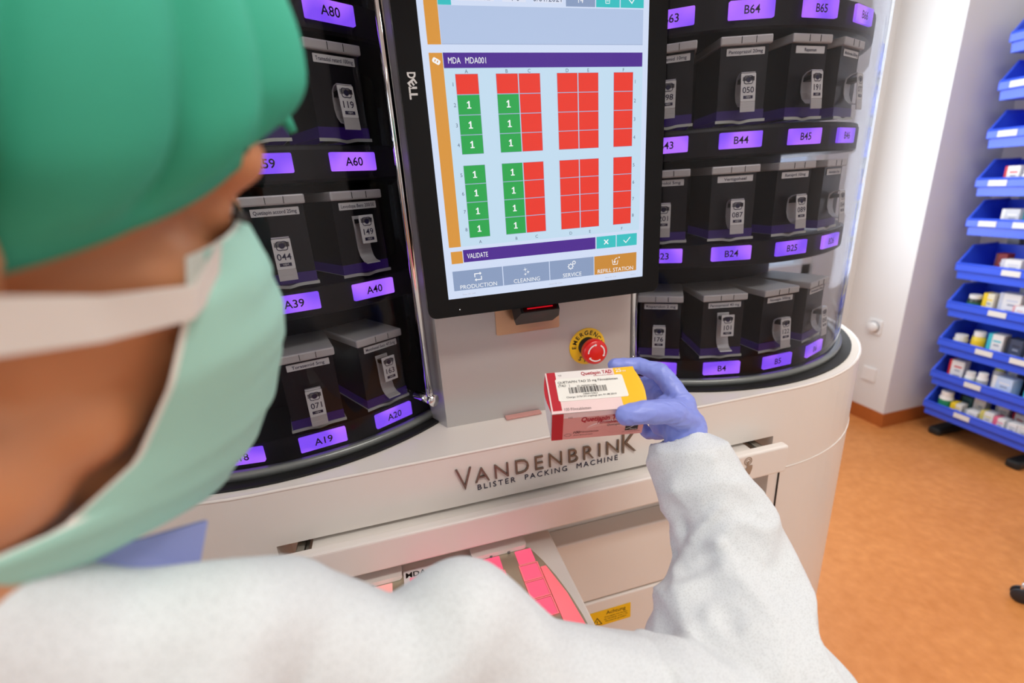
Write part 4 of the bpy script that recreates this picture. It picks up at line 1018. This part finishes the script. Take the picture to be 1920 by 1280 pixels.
b=MB(); T=[at(508,190,.235),at(530,215,.238),at(550,248,.242)]; b.tube(T,[.004,.0035,.002],m_cap,8)
b.build('cap_tie',person,world=True)
# --- mask
CP=[(.099,.020),(.111,.002),(.126,-.024),(.132,-.052),(.131,-.084),(.125,-.112),(.112,-.138),(.080,-.150)]
EP=[(.062,.060,.002),(.060,.068,-.014),(.054,.071,-.045),(.046,.066,-.078),(.024,.066,-.099),(-.014,.070,-.102),(-.050,.070,-.106),(-.082,.064,-.118)]
def mask_pt(s_,t,off):
    f=t*(len(CP)-1); i=min(int(f),len(CP)-2); k=f-i
    cx,cz=(CP[i][0]+(CP[i+1][0]-CP[i][0])*k,CP[i][1]+(CP[i+1][1]-CP[i][1])*k)
    ex,ey,ez=[EP[i][j]+(EP[i+1][j]-EP[i][j])*k for j in range(3)]
    a=s_*PI/2; wx=1-math.cos(a)
    pleat=.0022*(((t*5.2)%1)-.5)*math.cos(a)*(1 if .15<t<.85 else 0)
    ey2=ey if s_<0 else ey
    return HM@V(cx+(ex-cx)*wx+off+pleat,ey2*math.sin(a),cz+(ez-cz)*(abs(s_)**1.6))
nS,nT=40,48
def sheet(off,m,flip):
    vs=[mask_pt(-1+2*j/nS,i/nT,off) for i in range(nT+1) for j in range(nS+1)]; fs=[]
    for i in range(nT):
        for j in range(nS):
            f=[i*(nS+1)+j,i*(nS+1)+j+1,(i+1)*(nS+1)+j+1,(i+1)*(nS+1)+j]; fs.append(f[::-1] if flip else f)
    b.add(vs,fs,m,None,True)
b=MB(); sheet(0,m_mask,False); sheet(-.0022,m_maskin,True)
mask=b.build('face_mask',person,world=True)
# hem along the open edges and the tie straps
def ribbon(path,wid,m,th=.0012,updir=None):
    up=updir or V(0,0,1); top=[];bot=[]
    for p,w_ in zip(path,wid): top.append(HM@(V(*p)+up*w_/2)); bot.append(HM@(V(*p)-up*w_/2))
    strip(top,bot,th,m)
for s_ in(1,-1):
    b=MB(); ribbon([(.070,s_*.062,.000),(.058,s_*.0715,-.012),(.030,s_*.0785,-.014),(.0,s_*.0865,-.012),(-.045,s_*.084,-.006),(-.088,s_*.056,.002),(-.108,s_*.0,.006)],[.020,.013,.015,.017,.018,.018,.018],m_strap); b.build('upper_strap',mask,world=True)
    b=MB(); ribbon([(-.060,s_*.0695,-.106),(-.080,s_*.058,-.108),(-.098,s_*.036,-.104),(-.108,0,-.100)],[.022,.020,.018,.018],m_mask,updir=V(-.2,0,1)); b.build('lower_strap',mask,world=True)
# --- trousers and shoes below the frame
b=MB()
for s_ in(1,-1): chain(b,[(V(-.2+s_*.085,.185,CZ-.80),.088),(V(-.2+s_*.09,.19,CZ-1.05),.066),(V(-.2+s_*.09,.178,.07),.058)],m_collar)
fuse('trousers',b,.006,3,person,m_collar)
m_shoe=mat('shoe_white',(225,225,222),.5)
for s_ in(1,-1):
    b=MB(); x=-.2+s_*.09; chain(b,[(V(x,.15,.045),.040),(V(x,.22,.040),.040),(V(x,.31,.034),.034),(V(x,.345,.030),.027)],m_shoe); b.box((x,.24,.012),(.082,.25,.022),m_shoe,.01); b.build('shoe',person,world=True)
